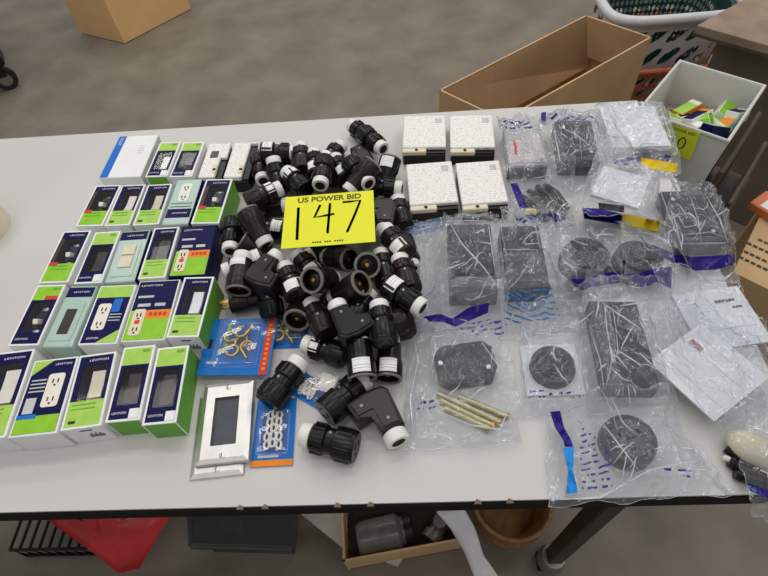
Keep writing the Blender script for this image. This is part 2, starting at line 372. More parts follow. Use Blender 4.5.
def carton(px, style, label, h=.045, inner='paddle', imat=None, body=None, side=None, front=None, gap=.0012, group=G0):
    c, w, l, rz = rect_fit(px, T + h); w -= gap; l -= gap
    r = thing({'sage': 'clamshell_pack'}.get(style, 'device_carton'), label, 'carton', (c.x, c.y, T), rz, group); hw, hl = w / 2, l / 2; e = .003
    hf_rect(c, w, l, rz, T + h)
    logo = lambda x, y, wd, tx='LEVITON': lettering(tx, x, y, h + .0006, .0032, WHITE, r, wd)
    def sidep(M_, fm):
        if M_: box('side_panel', hw, hw + .0004, -hl + .001, hl - .001, .002, h - .001, M_, r)
        if fm is BAR:
            for k in range(7): box('front_print', hw * (.0 + .11 * k), hw * (.07 + .11 * k), -hl - .0004, -hl, h * .35, h * (.5 + .1 * (k % 2)), DEVGREY, r)
            box('front_print', -hw * .2, hw * .4, -hl - .0004, -hl, h * .78, h * .84, DEVGREY, r)
        elif fm: box('front_panel', -hw + .002, hw - .002, -hl - .0004, -hl, .002, h - .002, fm, r)
    if style in ('navytop', 'greentop'):
        if style == 'navytop': win = (-hw * .58, hw * .7, -hl * .30, hl * .68)
        else: win = (-hw * .62, hw * .66, -hl * .60, hl * .40)
        link('carton_body', shell(w, l, h, win), body or WHITE, r).data.materials.append(BLACK if inner == 'dark' else DARK)
        x0, x1, y0, y1 = win; zf = h - .014
        box('window_tray', x0 + .0004, x1 - .0004, y0 + .0004, y1 - .0004, zf, zf + .0006, NAVY if inner != 'dark' else BLACK, r)
        if style == 'navytop':
            patch(r, -hw + e, hw - e, y1, hl - e, h, NAVY); patch(r, x1, hw - e, y0, y1, h, NAVY); patch(r, -hw + e, x0, y0, y1, h, DARK if inner == 'toggle' else NAVY)
            gm = GREEN if inner == 'toggle' else PALEGREEN
            patch(r, -hw + e, hw - e, -hl + e, y0, h, gm); logo(hw * .15, (y1 + hl - e) / 2, w * .5)
            if inner == 'toggle': patch(r, -hw + e, -hw * .3, y0 - .004, y0 + .003, h + .0004, REDP, 'red_flash')
            else: patch(r, -hw * .7, -hw * .35, -hl + e + .004, -hl + e + .008, h + .0004, INK, 'print_mark')
            for k in range(2): patch(r, -hw * .7, hw * .5, y0 - .006 - .006 * k, y0 - .0045 - .006 * k, h + .0004, DGREEN, 'print_line')
        else:
            patch(r, -hw + e, hw - e, y1 + .004, hl - e, h, GREEN if inner == 'toggle' else PALEGREEN); patch(r, -hw + e, hw - e, y1, y1 + .004, h, NAVY)
            patch(r, -hw + e, x0, y0, y1, h, NAVY); patch(r, x1, hw - e, y0, y1, h, NAVY); patch(r, -hw + e, hw - e, -hl + e, y0, h, NAVY)
            logo(-hw * .3, (y0 - hl) / 2 , w * .42)
            if inner == 'toggle': patch(r, 0, hw - e, y1 + .004, y1 + .011, h + .0004, REDP, 'red_flash')
            else: patch(r, hw * .3, hw - e, -hl + e, -hl + e + .013, h + .0004, WHITE, 'white_sticker')
            patch(r, hw * .3, hw * .75, hl - e - .007, hl - e - .003, h + .0004, DGREEN, 'print_mark')
        if inner == 'toggle': toggle(r, x0 + (x1 - x0) * .3, x0 + (x1 - x0) * .85, y0 + .004, y1 - .003, zf + .0006)
        else: decora(r, x0 + (x1 - x0) * (.22 if inner != 'dark' else .12), x1 - .003, y0 + .004, y1 - .004, zf + .0006, imat or IVORY)
        pane('window_film', x0, x1, y0, y1, h - .0004, PANE, r)
        sidep(side or WHITE, front)
    elif style == 'sage':
        nearband = inner == 'nearband'
        b = box('clamshell_body', -hw, hw, -hl, hl, 0, h, SAGE, r, .003, seg=2)
        yb = (-hl * .72, -hl * .35) if nearband else (hl * .60, hl * .93)
        if nearband: patch(r, -hw + .003, hw - .002, yb[0], yb[1], h, NAVY)
        else: patch(r, -hw + .002, hw - .002, yb[0], yb[1], h, NAVY)
        logo(hw * .1, sum(yb) / 2, w * .55)
        if nearband:
            outlet(r, 0, hl * .38, h, w * .4, l * .4, IVORY)
            box('moulded_ridge', -hw * .8, hw * .8, -hl * .12, -hl * .06, h, h + .002, SAGE, r, .0005)
            box('moulded_ridge', -hw * .8, hw * .8, -hl * .26, -hl * .2, h, h + .002, SAGE, r, .0005)
        else:
            fr = prism_o('wall_plate', rrect(-hw * .75, hw * .72, -hl * .82, hl * .45, .003), h, h + .0012, SAGE, r, .0006)
            if imat is DARK: box('plate_opening', -hw * .36, hw * .36, -hl * .62, hl * .18, h + .0012, h + .0016, DARK, fr)
            else:
                for y0, y1 in ((-hl * .5, -hl * .08), (-hl * .02, hl * .36)): box('plate_insert', -hw * .4, hw * .45, y0, y1, h + .0012, h + .003, imat or CREAM, fr, .0006)
        sidep(side, front)
    elif style == 'navyoutlet':
        box('carton_body', -hw, hw, -hl, hl, 0, h, WHITE, r, .0008)
        patch(r, -hw + e, hw - e, -hl + e, hl - e, h, NAVY)
        z = h + .0004
        if inner == 'greentop':
            patch(r, -hw + e, hw - e, hl * .55, hl - e, z, PALEGREEN)
            prism_o('green_corner', [(hw - e, -hl + e), (hw - e, -hl * .55), (-hw * .1, -hl + e)], z, z + .0004, PALEGREEN, r)
            outlet(r, -hw * .28, -hl * .1, z, w * .34, l * .44, IVORY); patch(r, hw * .1, hw * .55, hl * .05, hl * .5, z, BLUE, 'blue_panel')
            for k in range(3): patch(r, hw * .12, hw * .75, -hl * (.05 + .1 * k), -hl * (.02 + .1 * k), z, LGREY, 'print_line')
            logo(-hw * .35, -hl * .8, w * .3)
        else:
            prism_o('green_corner', [(-hw + e, hl - e), (-hw * .05, hl - e), (-hw + e, hl * .55)], z, z + .0004, PALEGREEN, r)
            patch(r, -hw + e, hw - e, -hl + e, -hl * .52, z, GREEN); patch(r, -hw + e, -hw * .1, -hl * .58, -hl * .48, z + .0004, BLUE, 'blue_panel')
            outlet(r, hw * .3, hl * .12, z, w * .36, l * .44, IVORY); logo(hw * .42, hl * .82, w * .36)
            patch(r, -hw * .75, -hw * .3, -hl * .45, -hl * .05, z, LGREY, 'picture_panel')
            for k in range(4): patch(r, -hw * .78, -hw * .1, hl * (.1 + .1 * k), hl * (.135 + .1 * k), z, LGREY, 'print_line')
        sidep(side, front)
    elif style == 'orange':
        box('carton_body', -hw, hw, -hl, hl, 0, h, body or WHITE, r, .0008); z = h
        patch(r, -hw + .002, hw - .002, -hl * .02, hl - .002, z, NAVY); patch(r, -hw + .002, hw - .002, -hl + .002, -hl * .3, z, GREEN)
        patch(r, -hw * .28, hw - .002, -hl * .3, -hl * .02, z, ORANGE); patch(r, -hw + .002, -hw * .28, -hl * .3, -hl * .02, z, GREEN)
        for k in range(4): patch(r, -hw * .05 + k * hw * .22, hw * .1 + k * hw * .22, -hl * .21, -hl * .10, z + .0004, REDP, 'print_mark')
        outlet(r, -hw * .5, -hl * .4, z + .0004, w * .28, l * .42, CREAM, REDP)
        logo(-hw * .3, hl * .82, w * .5); patch(r, -hw * .8, -hw * .05, hl * .40, hl * .47, z + .0004, LGREY, 'print_line'); patch(r, -hw * .7, -hw * .1, hl * .1, hl * .2, z + .0004, LGREY, 'print_line'); patch(r, hw * .1, hw * .6, hl * .1, hl * .2, z + .0004, SAGE, 'print_line')
        sidep(side, front)
    elif style == 'whiteblue':
        box('carton_body', -hw, hw, -hl, hl, 0, h, WHITE, r, .001)
        patch(r, -hw + .001, -hw + .016, -hl + .001, hl - .001, h, BLUE, 'blue_stripe')
        lettering('LEVITON', -hw + .009, hl * .72, h + .0006, .006, WHITE, r, .022, rz=math.pi / 2)
        for k in range(4): patch(r, hw * .3, hw * .6, hl * (.1 + .12 * k), hl * (.12 + .12 * k), h, LGREY, 'print_line')
        sidep(LGREY, None)
    return r
# back row
carton([(121, 136), (156, 135), (143, 177), (97, 178)], 'whiteblue', 'white carton with a bright blue stripe along its left edge, back left', h=.04)
carton([(160, 142), (180.5, 142), (168, 176.5), (145, 177)], 'greentop', 'slim carton beside the white and blue box, window showing an ivory switch', .04, 'paddle', IVORY, front=DGREEN)
carton([(182.5, 142), (204.5, 142), (192, 177), (170, 177)], 'greentop', 'slim green topped carton in the back row with black window, beside the white label packs', .04, 'dark', DARK)
# second row
carton([(96, 185.5), (121, 185), (103, 226), (75, 226.5)], 'navytop', 'navy and green toggle switch carton at the left end of the second row', .042, 'toggle')
carton([(122, 185), (145, 184.5), (130.5, 225.5), (104, 226)], 'navytop', 'navy carton with white rocker in window, second from left in the second row', .042, 'paddle', IVORY, side=LGREY)
carton([(148, 184.5), (171, 184), (160, 224.5), (132, 225.5)], 'navytop', 'navy carton with cream rocker, just left of the clamshell with outlet picture', .042, 'paddle', CREAM)
carton([(176.5, 179.5), (203, 178), (188, 224.5), (160.5, 225)], 'sage', 'pale sage clamshell with outlet picture and navy band at its near end', .05, 'nearband', side=NAVY)
carton([(206, 179), (232.5, 179), (219.5, 223.5), (190.5, 224)], 'navytop', 'toggle switch carton with green side at the right end of the second row', .05, 'toggle', side=DGREEN)
# third row
carton([(63.5, 231.5), (92, 230), (68, 282.5), (37.5, 283.5)], 'navytop', 'toggle switch carton with navy top at the left end of the third row', .044, 'toggle')
carton([(95.5, 232), (120, 231), (102.5, 283), (73, 284)], 'greentop', 'green topped carton with dark window and white sticker in the third row', .044, 'dark', DARK)
carton([(121, 230.5), (150, 229.5), (135.5, 281.5), (104.5, 282.5)], 'sage', 'pale sage clamshell with two cream inserts and navy right side', .046, 'plate', CREAM, side=NAVY)
carton([(153.5, 228), (180, 226.5), (165, 278), (138, 279)], 'navytop', 'narrow window carton with dark brown rocker between clamshell and orange band carton', .046, 'dark', DARK)
carton([(182, 226), (217.5, 225), (206, 275.5), (168, 277.5)], 'orange', 'navy carton with orange band and navy right side, third row end', .046, body=NAVY, side=NAVY)
# fourth row
carton([(37.5, 285), (65.5, 284.5), (39, 345.5), (7, 346.5)], 'greentop', 'toggle switch carton with green top at the left end of the fourth row', .044, 'toggle')
carton([(69, 285.5), (99, 285), (71, 347), (41, 348)], 'sage', 'pale sage clamshell with dark brown centre opening and navy header', .044, 'plate', DARK)
carton([(100.5, 286), (138, 283.5), (116, 344), (76, 346)], 'navyoutlet', 'navy carton with white outlet picture and green header in the fourth row', .044, 'greentop')
carton([(140, 282), (182.5, 278), (163.5, 339.5), (118.5, 343.5)], 'orange', 'navy carton with orange band and green lower half in the fourth row', .044)
carton([(184.5, 277.5), (215.5, 276), (198, 337), (165, 338)], 'navytop', 'window carton with white rocker and green side at the right end of the fourth row', .05, 'paddle', WHITE, side=DGREEN, front=BAR)
# front row
carton([(-6, 352), (33.5, 350), (7, 437.5), (-40, 443)], 'navytop', 'window carton with white rocker cut off by the left picture edge', .045, 'paddle', IVORY)
carton([(35.5, 360), (79, 356), (57.5, 432.5), (5.5, 440)], 'navyoutlet', 'front row navy carton with large outlet picture, green corner and green foot', .045, 'big')
carton([(80.5, 356), (117.5, 350.5), (101, 425.5), (58.5, 432)], 'navytop', 'front row window carton with cream rocker and printed white front, beside the outlet carton', .045, 'paddle', CREAM, front=BAR)
carton([(123, 347), (154.5, 345), (141, 420.5), (105.5, 422.5)], 'greentop', 'front row black window carton with green header, left of the matching pair', .045, 'dark', DARK, front=DGREEN)
carton([(156.5, 347), (189, 346), (177, 422.5), (142.5, 426)], 'greentop', 'front row black window carton with green right side, right of the matching pair', .045, 'dark', DARK, side=DGREEN, front=DGREEN)

# white-topped packs: black base, white printed cover, cream end tab with a hole
def label_pack(px, label, h=.032, tab_dir='near', group=None):
    c, w, l, rz = rect_fit(px, T + h); r = thing('label_pack', label, 'pack', (c.x, c.y, T), rz, group); hw, hl = w / 2, l / 2
    hf_rect(c, w, l, rz, T + h)
    box('base', -hw + .001, hw - .001, -hl - .002, hl - .002, 0, h * .72, BLACK, r, .002)
    if tab_dir == 'near':
        box('printed_cover', -hw, hw, -hl + .010, hl, h * .72, h, LABELTXT, r, .0015)
        t = box('end_tab', -hw, hw * .1, -hl - .001, -hl + .010, h * .55, h - .002, CREAM, r, .0015)
        box('end_recess', hw * .1, hw - .001, -hl + .001, -hl + .010, h * .72, h * .8, BLACK, r)
        lathe_o('hole', [(0, 0), (0, .003), (.0006, .003), (.0007, 0)], HOLE, t, 12, Matrix.Translation((-hw * .35, -hl + .0045, h - .002)) @ ZUP)
        patch(r, hw * .5, hw * .8, hl * .55, hl * .8, h, LGREY, 'seal_mark')
    else:
        box('printed_cover', -hw, hw * .45, -hl, hl, h * .72, h, LABELTXT, r, .0015); box('printed_cover_end', hw * .45, hw, hl * .1 if tab_dir == 'step' else hl * .9, hl, h * .72, h, LABELTXT, r, .001)
        t = box('end_tab', hw * .1, hw * .45, -hl * .8, -hl * .35, h - .0005, h + .001, CREAM, r, .001)
        lathe_o('hole', [(0, 0), (0, .003), (.0006, .003), (.0007, 0)], HOLE, t, 12, Matrix.Translation((hw * .28, -hl * .6, h + .001)) @ ZUP)
        box('side_recess', hw * .46, hw, -hl, hl * .88, h * .72, h * .86, BLACK, r)
        if tab_dir == 'step': patch(r, -hw * .5, hw * .2, hl * .1, hl * .5, h, DEVGREY, 'printed_mark')
    return r
label_pack([(208, 143), (231, 143), (220, 177), (199, 177)], 'white printed pack with grey picture and black notch, beside the green topped carton', .036, 'step')
label_pack([(233.5, 142.5), (258, 142), (247, 177), (224, 177)], 'white printed pack with wide black side at the right end of the back row', .036, 'side')
label_pack([(404, 116), (445.5, 115), (446, 150), (402, 151)], 'white printed pack on black base, back left of the block of four')
label_pack([(450, 115), (492, 115), (496, 150), (450, 151.5)], 'white printed pack with bright glare patch, back right of the block of four')
label_pack([(404, 163), (451, 162), (460, 206), (412, 209)], 'white printed pack on black base, front left of the block of four')
label_pack([(455, 162), (497, 161), (512, 206), (463, 208)], 'white printed pack on black base, front right of the block of four')

# ------------------------------------------------------------------ connectors in the pile
def arc_patch(r, x0, x1, a0, a1, n=8):
    bm = bmesh.new(); V = []
    for i in range(n + 1):
        a = math.radians(a0 + (a1 - a0) * i / n)
        V.append([bm.verts.new((x, r2 * math.cos(a), r2 * math.sin(a))) for x in (x0, x1) for r2 in (r, r + .0005)])
    for a, b in zip(V, V[1:]):
        bm.faces.new((a[1], a[3], b[3], b[1])); bm.faces.new((a[0], a[1], b[1], b[0])); bm.faces.new((a[2], b[2], b[3], a[3]))
    for q in (V[0], V[-1]): bm.faces.new((q[0], q[2], q[3], q[1]))
    bmesh.ops.recalc_face_normals(bm, faces=bm.faces); return mesh(bm, 'barcode_label')
def lm(prof, n=22, smooth=35):
    bm = bmesh.new(); lathe(bm, prof, n); bmesh.ops.recalc_face_normals(bm, faces=bm.faces); return mesh(bm, 'part', smooth)
def bx(*a, bev=0, M=None):
    bm = bmesh.new(); bbox(bm, *a, bev, M); return mesh(bm, 'part')
PM = {}
PM['body'] = lm([(-.024, 0), (-.024, .0145), (-.022, .0175), (-.004, .0190), (-.002, .0165), (.007, .0165), (.009, .0205), (.033, .0205), (.036, .0190), (.036, 0)])
PM['collar'] = lm([(-.037, .0095), (-.037, .0145), (-.035, .0155), (-.024, .0155), (-.023, .0145), (-.023, 0)])
PM['cord_hole'] = lm([(-.0362, 0), (-.0362, .0097), (-.028, .0096), (-.028, 0)], 14)
PM['grip_rib'] = bx(-.021, -.005, -.0016, .0016, .0178, .0202, bev=.0005)
PM['clamp_screw'] = lm([(0, 0), (0, .0021), (.0008, .0021), (.0011, 0)], 10)
PM['barcode_label'] = arc_patch(.0206, .011, .031, 48, 132)
PM['mouth_label'] = arc_patch(.0223, .009, .031, 52, 122)
PM['barrel_flute'] = bx(.012, .031, -.0024, .0024, .0190, .0217, bev=.0006)
PM['barcode_wide'] = arc_patch(.0192, -.021, -.007, 40, 140)
PM['slot'] = bx(.0355, .0366, -.0009, .0009, -.004, .004)
PM['mouth_body'] = lm([(-.024, 0), (-.024, .0145), (-.022, .0180), (.004, .0195), (.008, .0215), (.032, .0220), (.034, .0215), (.034, .0178), (.016, .0170), (.016, 0)], 26)
PM['mouth_ring'] = lm([(.0335, .0172), (.0362, .0176), (.0362, .0212), (.0335, .0218)], 26)
PM['inner_core'] = lm([(.015, 0), (.015, .012), (.026, .0115), (.027, .010), (.027, 0)], 18)
PM['contact'] = lm([(.026, 0), (.026, .0035), (.0305, .003), (.031, 0)], 10)
def angle_body():
    bm = bmesh.new(); poly = [(-.030, -.016), (.022, -.017), (.030, -.010), (.031, .014), (.024, .042), (-.003, .037), (.000, .015), (-.030, .014)]
    prism(bm, poly, -.015, .015, .004); return mesh(bm, 'angle_body')
PM['angle_body'] = angle_body()
PM['cover_plate'] = (lambda: (lambda bm: (prism(bm, [(-.025, -.012), (.019, -.013), (.026, -.007), (.026, .012), (.020, .036), (.002, .033), (.005, .011), (-.025, .010)], .0148, .0168, .0008), mesh(bm, 'cover_plate'))[1])(bmesh.new()))()
PM['angle_label'] = bx(-.022, -.002, -.009, .007, .0168, .0173)
PM['angle_collar'] = lm([(-.045, .0092), (-.045, .0145), (-.043, .0155), (-.031, .0155), (-.029, .013), (-.029, 0)])
PM['angle_hole'] = lm([(-.0442, 0), (-.0442, .0094), (-.036, .0094), (-.036, 0)], 14)
PM['plug_body'] = lm([(-.030, 0), (-.030, .012), (-.026, .0150), (-.010, .0150), (-.006, .0175), (.016, .0190), (.022, .0185), (.022, 0)], 12, 30)
PM['blade'] = bx(.021, .040, -.0008, .0008, -.0032, .0032, bev=.0004)
PM['pin'] = lm([(.021, 0), (.021, .0024), (.040, .0024), (.043, .001), (.043, 0)], 10)
def part(key, nm, M, parent, mw=None):
    me = PM[key]; k2 = (key, M.name)
    if k2 not in PM: m2 = me.copy(); m2.materials.clear(); m2.materials.append(M); PM[k2] = m2
    o = bpy.data.objects.new(nm, PM[k2]); COL.objects.link(o); o.parent = parent
    if mw is not None: o.matrix_local = mw
    return o
RX = lambda d: Matrix.Rotation(math.radians(d), 4, 'X')
def build_connector(root, kind, bmat, bar):
    if kind == 'straight':
        b = part('body', 'body', bmat, root)
        for d in range(0, 360, 40): part('grip_rib', 'grip_rib', bmat, b, RX(d))
        for d in ((150, 210, 270, 330) if bar == 1 else (0, 60, 120, 180, 240, 300)): part('barrel_flute', 'barrel_flute', bmat, b, RX(d))
        c = part('collar', 'collar', COLLAR, root); part('cord_hole', 'cord_hole', HOLE, c)
        part('clamp_screw', 'clamp_screw', GREYST, root, Matrix.Translation((.002, 0, .0163)) @ ZUP)
        for d in (0, 120, 240): part('slot', 'contact_slot', HOLE, b, RX(d) @ Matrix.Translation((0, .008, 0)))
    elif kind == 'mouth':
        b = part('mouth_body', 'body', bmat, root); part('mouth_ring', 'mouth_ring', RING, root); k = part('inner_core', 'inner_core', BROWN, root); part('contact', 'contact', BRASS, k)
        c = part('collar', 'collar', COLLAR, root); part('cord_hole', 'cord_hole', HOLE, c)
    elif kind == 'angle':
        b = part('angle_body', 'body', bmat, root); p = part('cover_plate', 'cover_plate', bmat, root)
        for x, y in ((-.016, 0), (.013, .024)): part('clamp_screw', 'cover_screw', GREYST, p, Matrix.Translation((x, y, .0168)) @ ZUP)
        c = part('angle_collar', 'collar', COLLAR, root); part('angle_hole', 'cord_hole', HOLE, c)
    else:
        b = part('plug_body', 'body', bmat, root)
        for s in (-1, 1): part('blade', 'blade', BRASS, root, Matrix.Translation((0, s * .0065, 0)))
        part('pin', 'ground_pin', BRASS, root, Matrix.Translation((0, 0, -.008)))
        part('clamp_screw', 'clamp_screw', GREYST, root, Matrix.Translation((-.018, 0, .0148)) @ ZUP)
    if bar == 1: part('mouth_label' if kind == 'mouth' else 'angle_label' if kind == 'angle' else 'barcode_label', 'barcode_label', BAR, root)
    elif bar == 2: part('barcode_wide', 'barcode_label', BAR, root)
CAPS = []
def segdist(p1, q1, p2, q2):
    d1, d2, r = q1 - p1, q2 - p2, p1 - p2; a, e, f = d1.dot(d1), d2.dot(d2), d2.dot(r); c, b = d1.dot(r), d1.dot(d2); den = a * e - b * b
    s = min(max((b * f - c * e) / den, 0), 1) if den > 1e-9 else 0; t = (b * s + f) / e
    if t < 0: t = 0; s = min(max(-c / a, 0), 1)
    elif t > 1: t = 1; s = min(max((b - c) / a, 0), 1)
    return (p1 + d1 * s - p2 - d2 * t).length
GP = 'plug connectors heaped in the middle of the table'
def connector(kind, col, ax, ay, bx_, by, pitch, roll, bar, label, zmin=0):
    """collar end at picture point a, mouth end towards b; pitch lifts the mouth"""
    r0, hl = .0185, (.022 if kind != 'angle' else .026); pr = math.radians(pitch); z = T + max(zmin, r0 + .002 + abs(math.sin(pr)) * hl)
    for _ in range(60):
        A, B = at(ax, ay, z), at(bx_, by, z); c = (A + B) / 2; yaw = math.atan2(B.y - A.y, B.x - A.x)
        d = Vector((math.cos(yaw) * math.cos(pr), math.sin(yaw) * math.cos(pr), math.sin(pr))); p, q = c - d * hl, c + d * hl
        if all(segdist(p, q, P, Q) > .023 for P, Q in CAPS): break
        if z > T + .062: break
        z += .003
    CAPS.append((p, q))
    o = thing({'straight': 'cord_connector', 'mouth': 'socket_connector', 'angle': 'angle_plug', 'plug': 'blade_plug'}[kind], label, 'connector', c, 0, GP)
    k_ = 1 if by > 378 else .88; o.scale = (k_, k_, k_); o.rotation_mode = 'QUATERNION'; o.rotation_quaternion = (Matrix.Rotation(yaw, 4, 'Z') @ Matrix.Rotation(-pr, 4, 'Y') @ Matrix.Rotation(math.radians(roll), 4, 'X')).to_quaternion()
    build_connector(o, kind, BLACK if col == 'k' else BROWN, bar)
    return o
S, MO, AN, PL = 'straight', 'mouth', 'angle', 'plug'
PILE = [
 # lower layer, front
 (S, 'k', 302, 434, 357, 448, 0, -20, 0, 'black connector with white collar pointing left, nearest the front edge'),
 (AN, 'b', 394, 433, 374, 392, 0, 0, 0, 'dark brown angle plug with cover screws and white collar at front right'),
 (S, 'k', 362, 380, 328, 412, 5, 30, 0, 'black connector with white collar pointing up right, touching the brown angle plug'),
 (S, 'k', 299, 362, 268, 402, 0, 10, 0, 'black connector with white collar beside the blue chain card'),
 (S, 'k', 302, 343, 348, 357, 0, 0, 2, 'black connector with white collar left and long barcode, below the brass hook card'),
 (MO, 'k', 359, 340, 362, 373, -10, 0, 1, 'black connector with upright barcode between two other connectors, front of pile'),
 (MO, 'b', 390, 342, 388, 374, -5, 0, 1, 'brown socket with small square label, beside the bag with the black plate'),
 (S, 'k', 379, 305, 385, 342, 0, 20, 0, 'black connector with big white collar up, in front of the diagonal barcode one'),
 # left edge
 (PL, 'b', 262, 298, 226, 304, 0, 90, 0, 'brown plug with brass blades pointing left above the blue hook card'),
 (S, 'k', 230, 256, 233, 218, 0, 0, 0, 'black connector with white collar down, at the left rim beside the orange band carton'),
 (MO, 'b', 244, 256, 237, 290, -10, 15, 2, 'brown socket with white collar up and small label, left of the pile'),
 (AN, 'b', 285, 205, 250, 207, 0, 0, 0, 'brown angle plug lying left of the yellow sign'),
 (MO, 'b', 262, 236, 251, 220, 25, 0, 0, 'brown socket with small grey mouth facing up left, left of the sign'),
 (S, 'k', 254, 226, 284, 230, 0, 10, 1, 'black connector with white label close to the lower left of the sign'),
 (S, 'k', 268, 283, 270, 308, -35, 0, 2, 'black connector with labelled white collar above the blue hook card'),
 (AN, 'b', 272, 262, 252, 284, 0, 0, 0, 'brown angle plug in the left half between sign and brass blades'),
 (S, 'b', 283, 262, 300, 302, 0, 0, 1, 'brown connector lying diagonally with a long white label, left of the open sockets'),
 (MO, 'b', 303, 298, 299, 318, 20, 0, 0, 'brown socket with grey mouth tipped forward above the red strip'),
 # top rim
 (S, 'b', 292, 152, 266, 153, 5, 0, 1, 'brown connector with grey label at the top left corner of the pile'),
 (S, 'k', 275, 165, 279, 186, -30, 0, 0, 'black connector with arched white collar near the top left corner'),
 (S, 'b', 274, 191, 254, 200, 0, 0, 2, 'brown connector with broad white band left above the sign'),
 (S, 'b', 301, 146, 302, 172, -5, 0, 0, 'brown connector with white collar up on the top rim, left of the barcode one'),
 (S, 'k', 287, 172, 306, 190, 0, 0, 2, 'black connector with round white collar left, above the sign corner'),
 (S, 'k', 313, 148, 318, 182, 0, 0, 1, 'black connector with upright barcode label on the top rim of the pile'),
 (S, 'b', 342, 145, 322, 166, 0, 0, 1, 'brown connector with white collar up right, next to the strapped one'),
 (S, 'k', 349, 123, 374, 142, 0, 0, 0, 'black connector farthest back, white collar at its upper left'),
 (S, 'k', 384, 150, 362, 132, 0, 40, 0, 'black connector with white collar pointing right at the back corner'),
 (AN, 'b', 344, 168, 373, 158, 0, 0, 1, 'brown angle plug with white label strip, below the two rearmost connectors'),
 (MO, 'k', 382, 185, 391, 165, 25, 0, 1, 'black round socket with upright white label beside the white printed packs'),
 (S, 'k', 401, 189, 366, 186, 0, 0, 0, 'black connector with white collar pointing right above the sign corner'),
 (S, 'b', 320, 186, 325, 160, 0, 0, 0, 'brown connector with white collar just above the printed heading of the sign'),
 (MO, 'b', 352, 184, 370, 172, 20, 0, 0, 'brown socket with dark ring, top right above the sign'),
 # right rim
 (S, 'b', 397, 198, 404, 228, -5, 0, 0, 'brown connector with white collar beside the front left white pack'),
 (AN, 'b', 384, 232, 388, 200, 0, 0, 0, 'brown angle plug right of the sign, collar hidden below'),
 (S, 'b', 384, 228, 408, 256, 0, 30, 1, 'brown connector lying diagonally right below the sign'),
 (S, 'b', 399, 257, 411, 292, 0, 0, 0, 'brown connector with white collar up at the right rim of the pile'),
 (S, 'k', 380, 252, 388, 286, 0, 0, 0, 'black connector with arched white collar, right of the round open socket'),
 (S, 'k', 421, 307, 388, 286, 3, 0, 1, 'black connector with diagonal barcode and white collar at lower right'),
 # middle
 (S, 'b', 300, 258, 316, 276, 0, 0, 1, 'brown connector with white collar and square label under the sign left half'),
 (MO, 'b', 330, 272, 316, 288, 48, 0, 0, 'brown socket with wide grey mouth facing up, left of two open sockets'),
 (MO, 'b', 331, 254, 345, 262, 28, 0, 0, 'brown socket with grey mouth tipped right, directly under the sign'),
 (MO, 'b', 364, 256, 368, 272, 46, 0, 0, 'brown socket with round grey mouth and brass core, under the sign right half'),
 (MO, 'b', 340, 290, 355, 291, 42, 0, 0, 'brown socket with grey mouth turned right, in the centre of the pile'),
 (S, 'k', 367, 297, 352, 322, 0, 0, 0, 'black connector with small white collar, centre right of the pile'),
 (S, 'k', 336, 280, 328, 312, -5, 0, 0, 'black connector with small white collar between the open sockets'),
 (S, 'b', 312, 305, 326, 332, 0, 0, 0, 'brown connector above the barcode one, right of the red strip'),
 (AN, 'k', 340, 312, 352, 340, 0, 0, 0, 'black angle plug in the lower middle of the pile'),
 # under and around the sign
 (AN, 'b', 300, 232, 330, 228, 0, 0, 0, 'brown angle plug mostly covered by the left half of the sign'),
 (AN, 'b', 345, 226, 372, 224, 0, 0, 0, 'brown angle plug mostly covered by the right half of the sign'),
 (S, 'b', 310, 208, 340, 206, 0, 0, 0, 'brown connector covered by the upper part of the sign'),
 (S, 'k', 352, 206, 378, 210, 0, 0, 0, 'black connector covered by the upper right part of the sign'),
 # gaps
 (S, 'k', 284, 160, 302, 163, 0, 0, 0, 'black connector tucked behind the arched collar at top left'),
 (S, 'b', 326, 176, 350, 180, 0, 0, 0, 'brown connector just above the word heading of the sign'),
 (S, 'b', 263, 180, 259, 160, 0, 0, 0, 'brown connector at the extreme upper left rim of the pile'),
 (S, 'k', 240, 238, 262, 246, 0, 0, 0, 'black connector lying flat above the left white collars'),
 (MO, 'b', 263, 252, 254, 250, 35, 0, 0, 'brown socket with grey dome mouth left below the sign'),
 (S, 'k', 315, 253, 332, 243, 0, 0, 0, 'black connector peeking out under the lower sign edge'),
 (S, 'b', 398, 302, 404, 330, 0, 0, 0, 'brown connector hidden beside the left bag edge at right'),
 (S, 'k', 352, 302, 370, 332, 0, 60, 0, 'black connector lying beside the big white collar, lower right'),
 (S, 'b', 412, 268, 402, 240, 0, 0, 0, 'brown connector at the right rim beside the blue printed bag corner'),
 (S, 'k', 296, 176, 312, 166, 0, 0, 1, 'black connector with white label wedged behind the upright barcode one'),
 (S, 'b', 336, 160, 346, 178, 0, 0, 1, 'brown connector with label slip below the collar at top centre'),
 (S, 'k', 366, 181, 352, 166, 0, 0, 0, 'black connector with small white collar near the sign top right corner'),
 (S, 'b', 236, 268, 252, 262, 0, 0, 1, 'brown connector with small label among the left white collars'),
 (S, 'k', 262, 272, 284, 284, 0, 20, 1, 'black connector between the brass blades and the diagonal brown one'),
 (S, 'k', 396, 276, 376, 268, 0, 0, 0, 'black connector beneath the right rim connectors'),
 (S, 'b', 372, 330, 396, 322, 0, 40, 0, 'brown connector under the big white collared one'),
]
FILL = [a for a in PILE if 'covered by' in a[9]] + PILE[[i for i, a in enumerate(PILE) if 'tucked behind' in a[9]][0]:]      # these lie lowest
REST = [a for a in PILE if a not in FILL]
for a in FILL + sorted(REST, key=lambda q: q[0] == MO and q[6] >= 40): connector(*a)

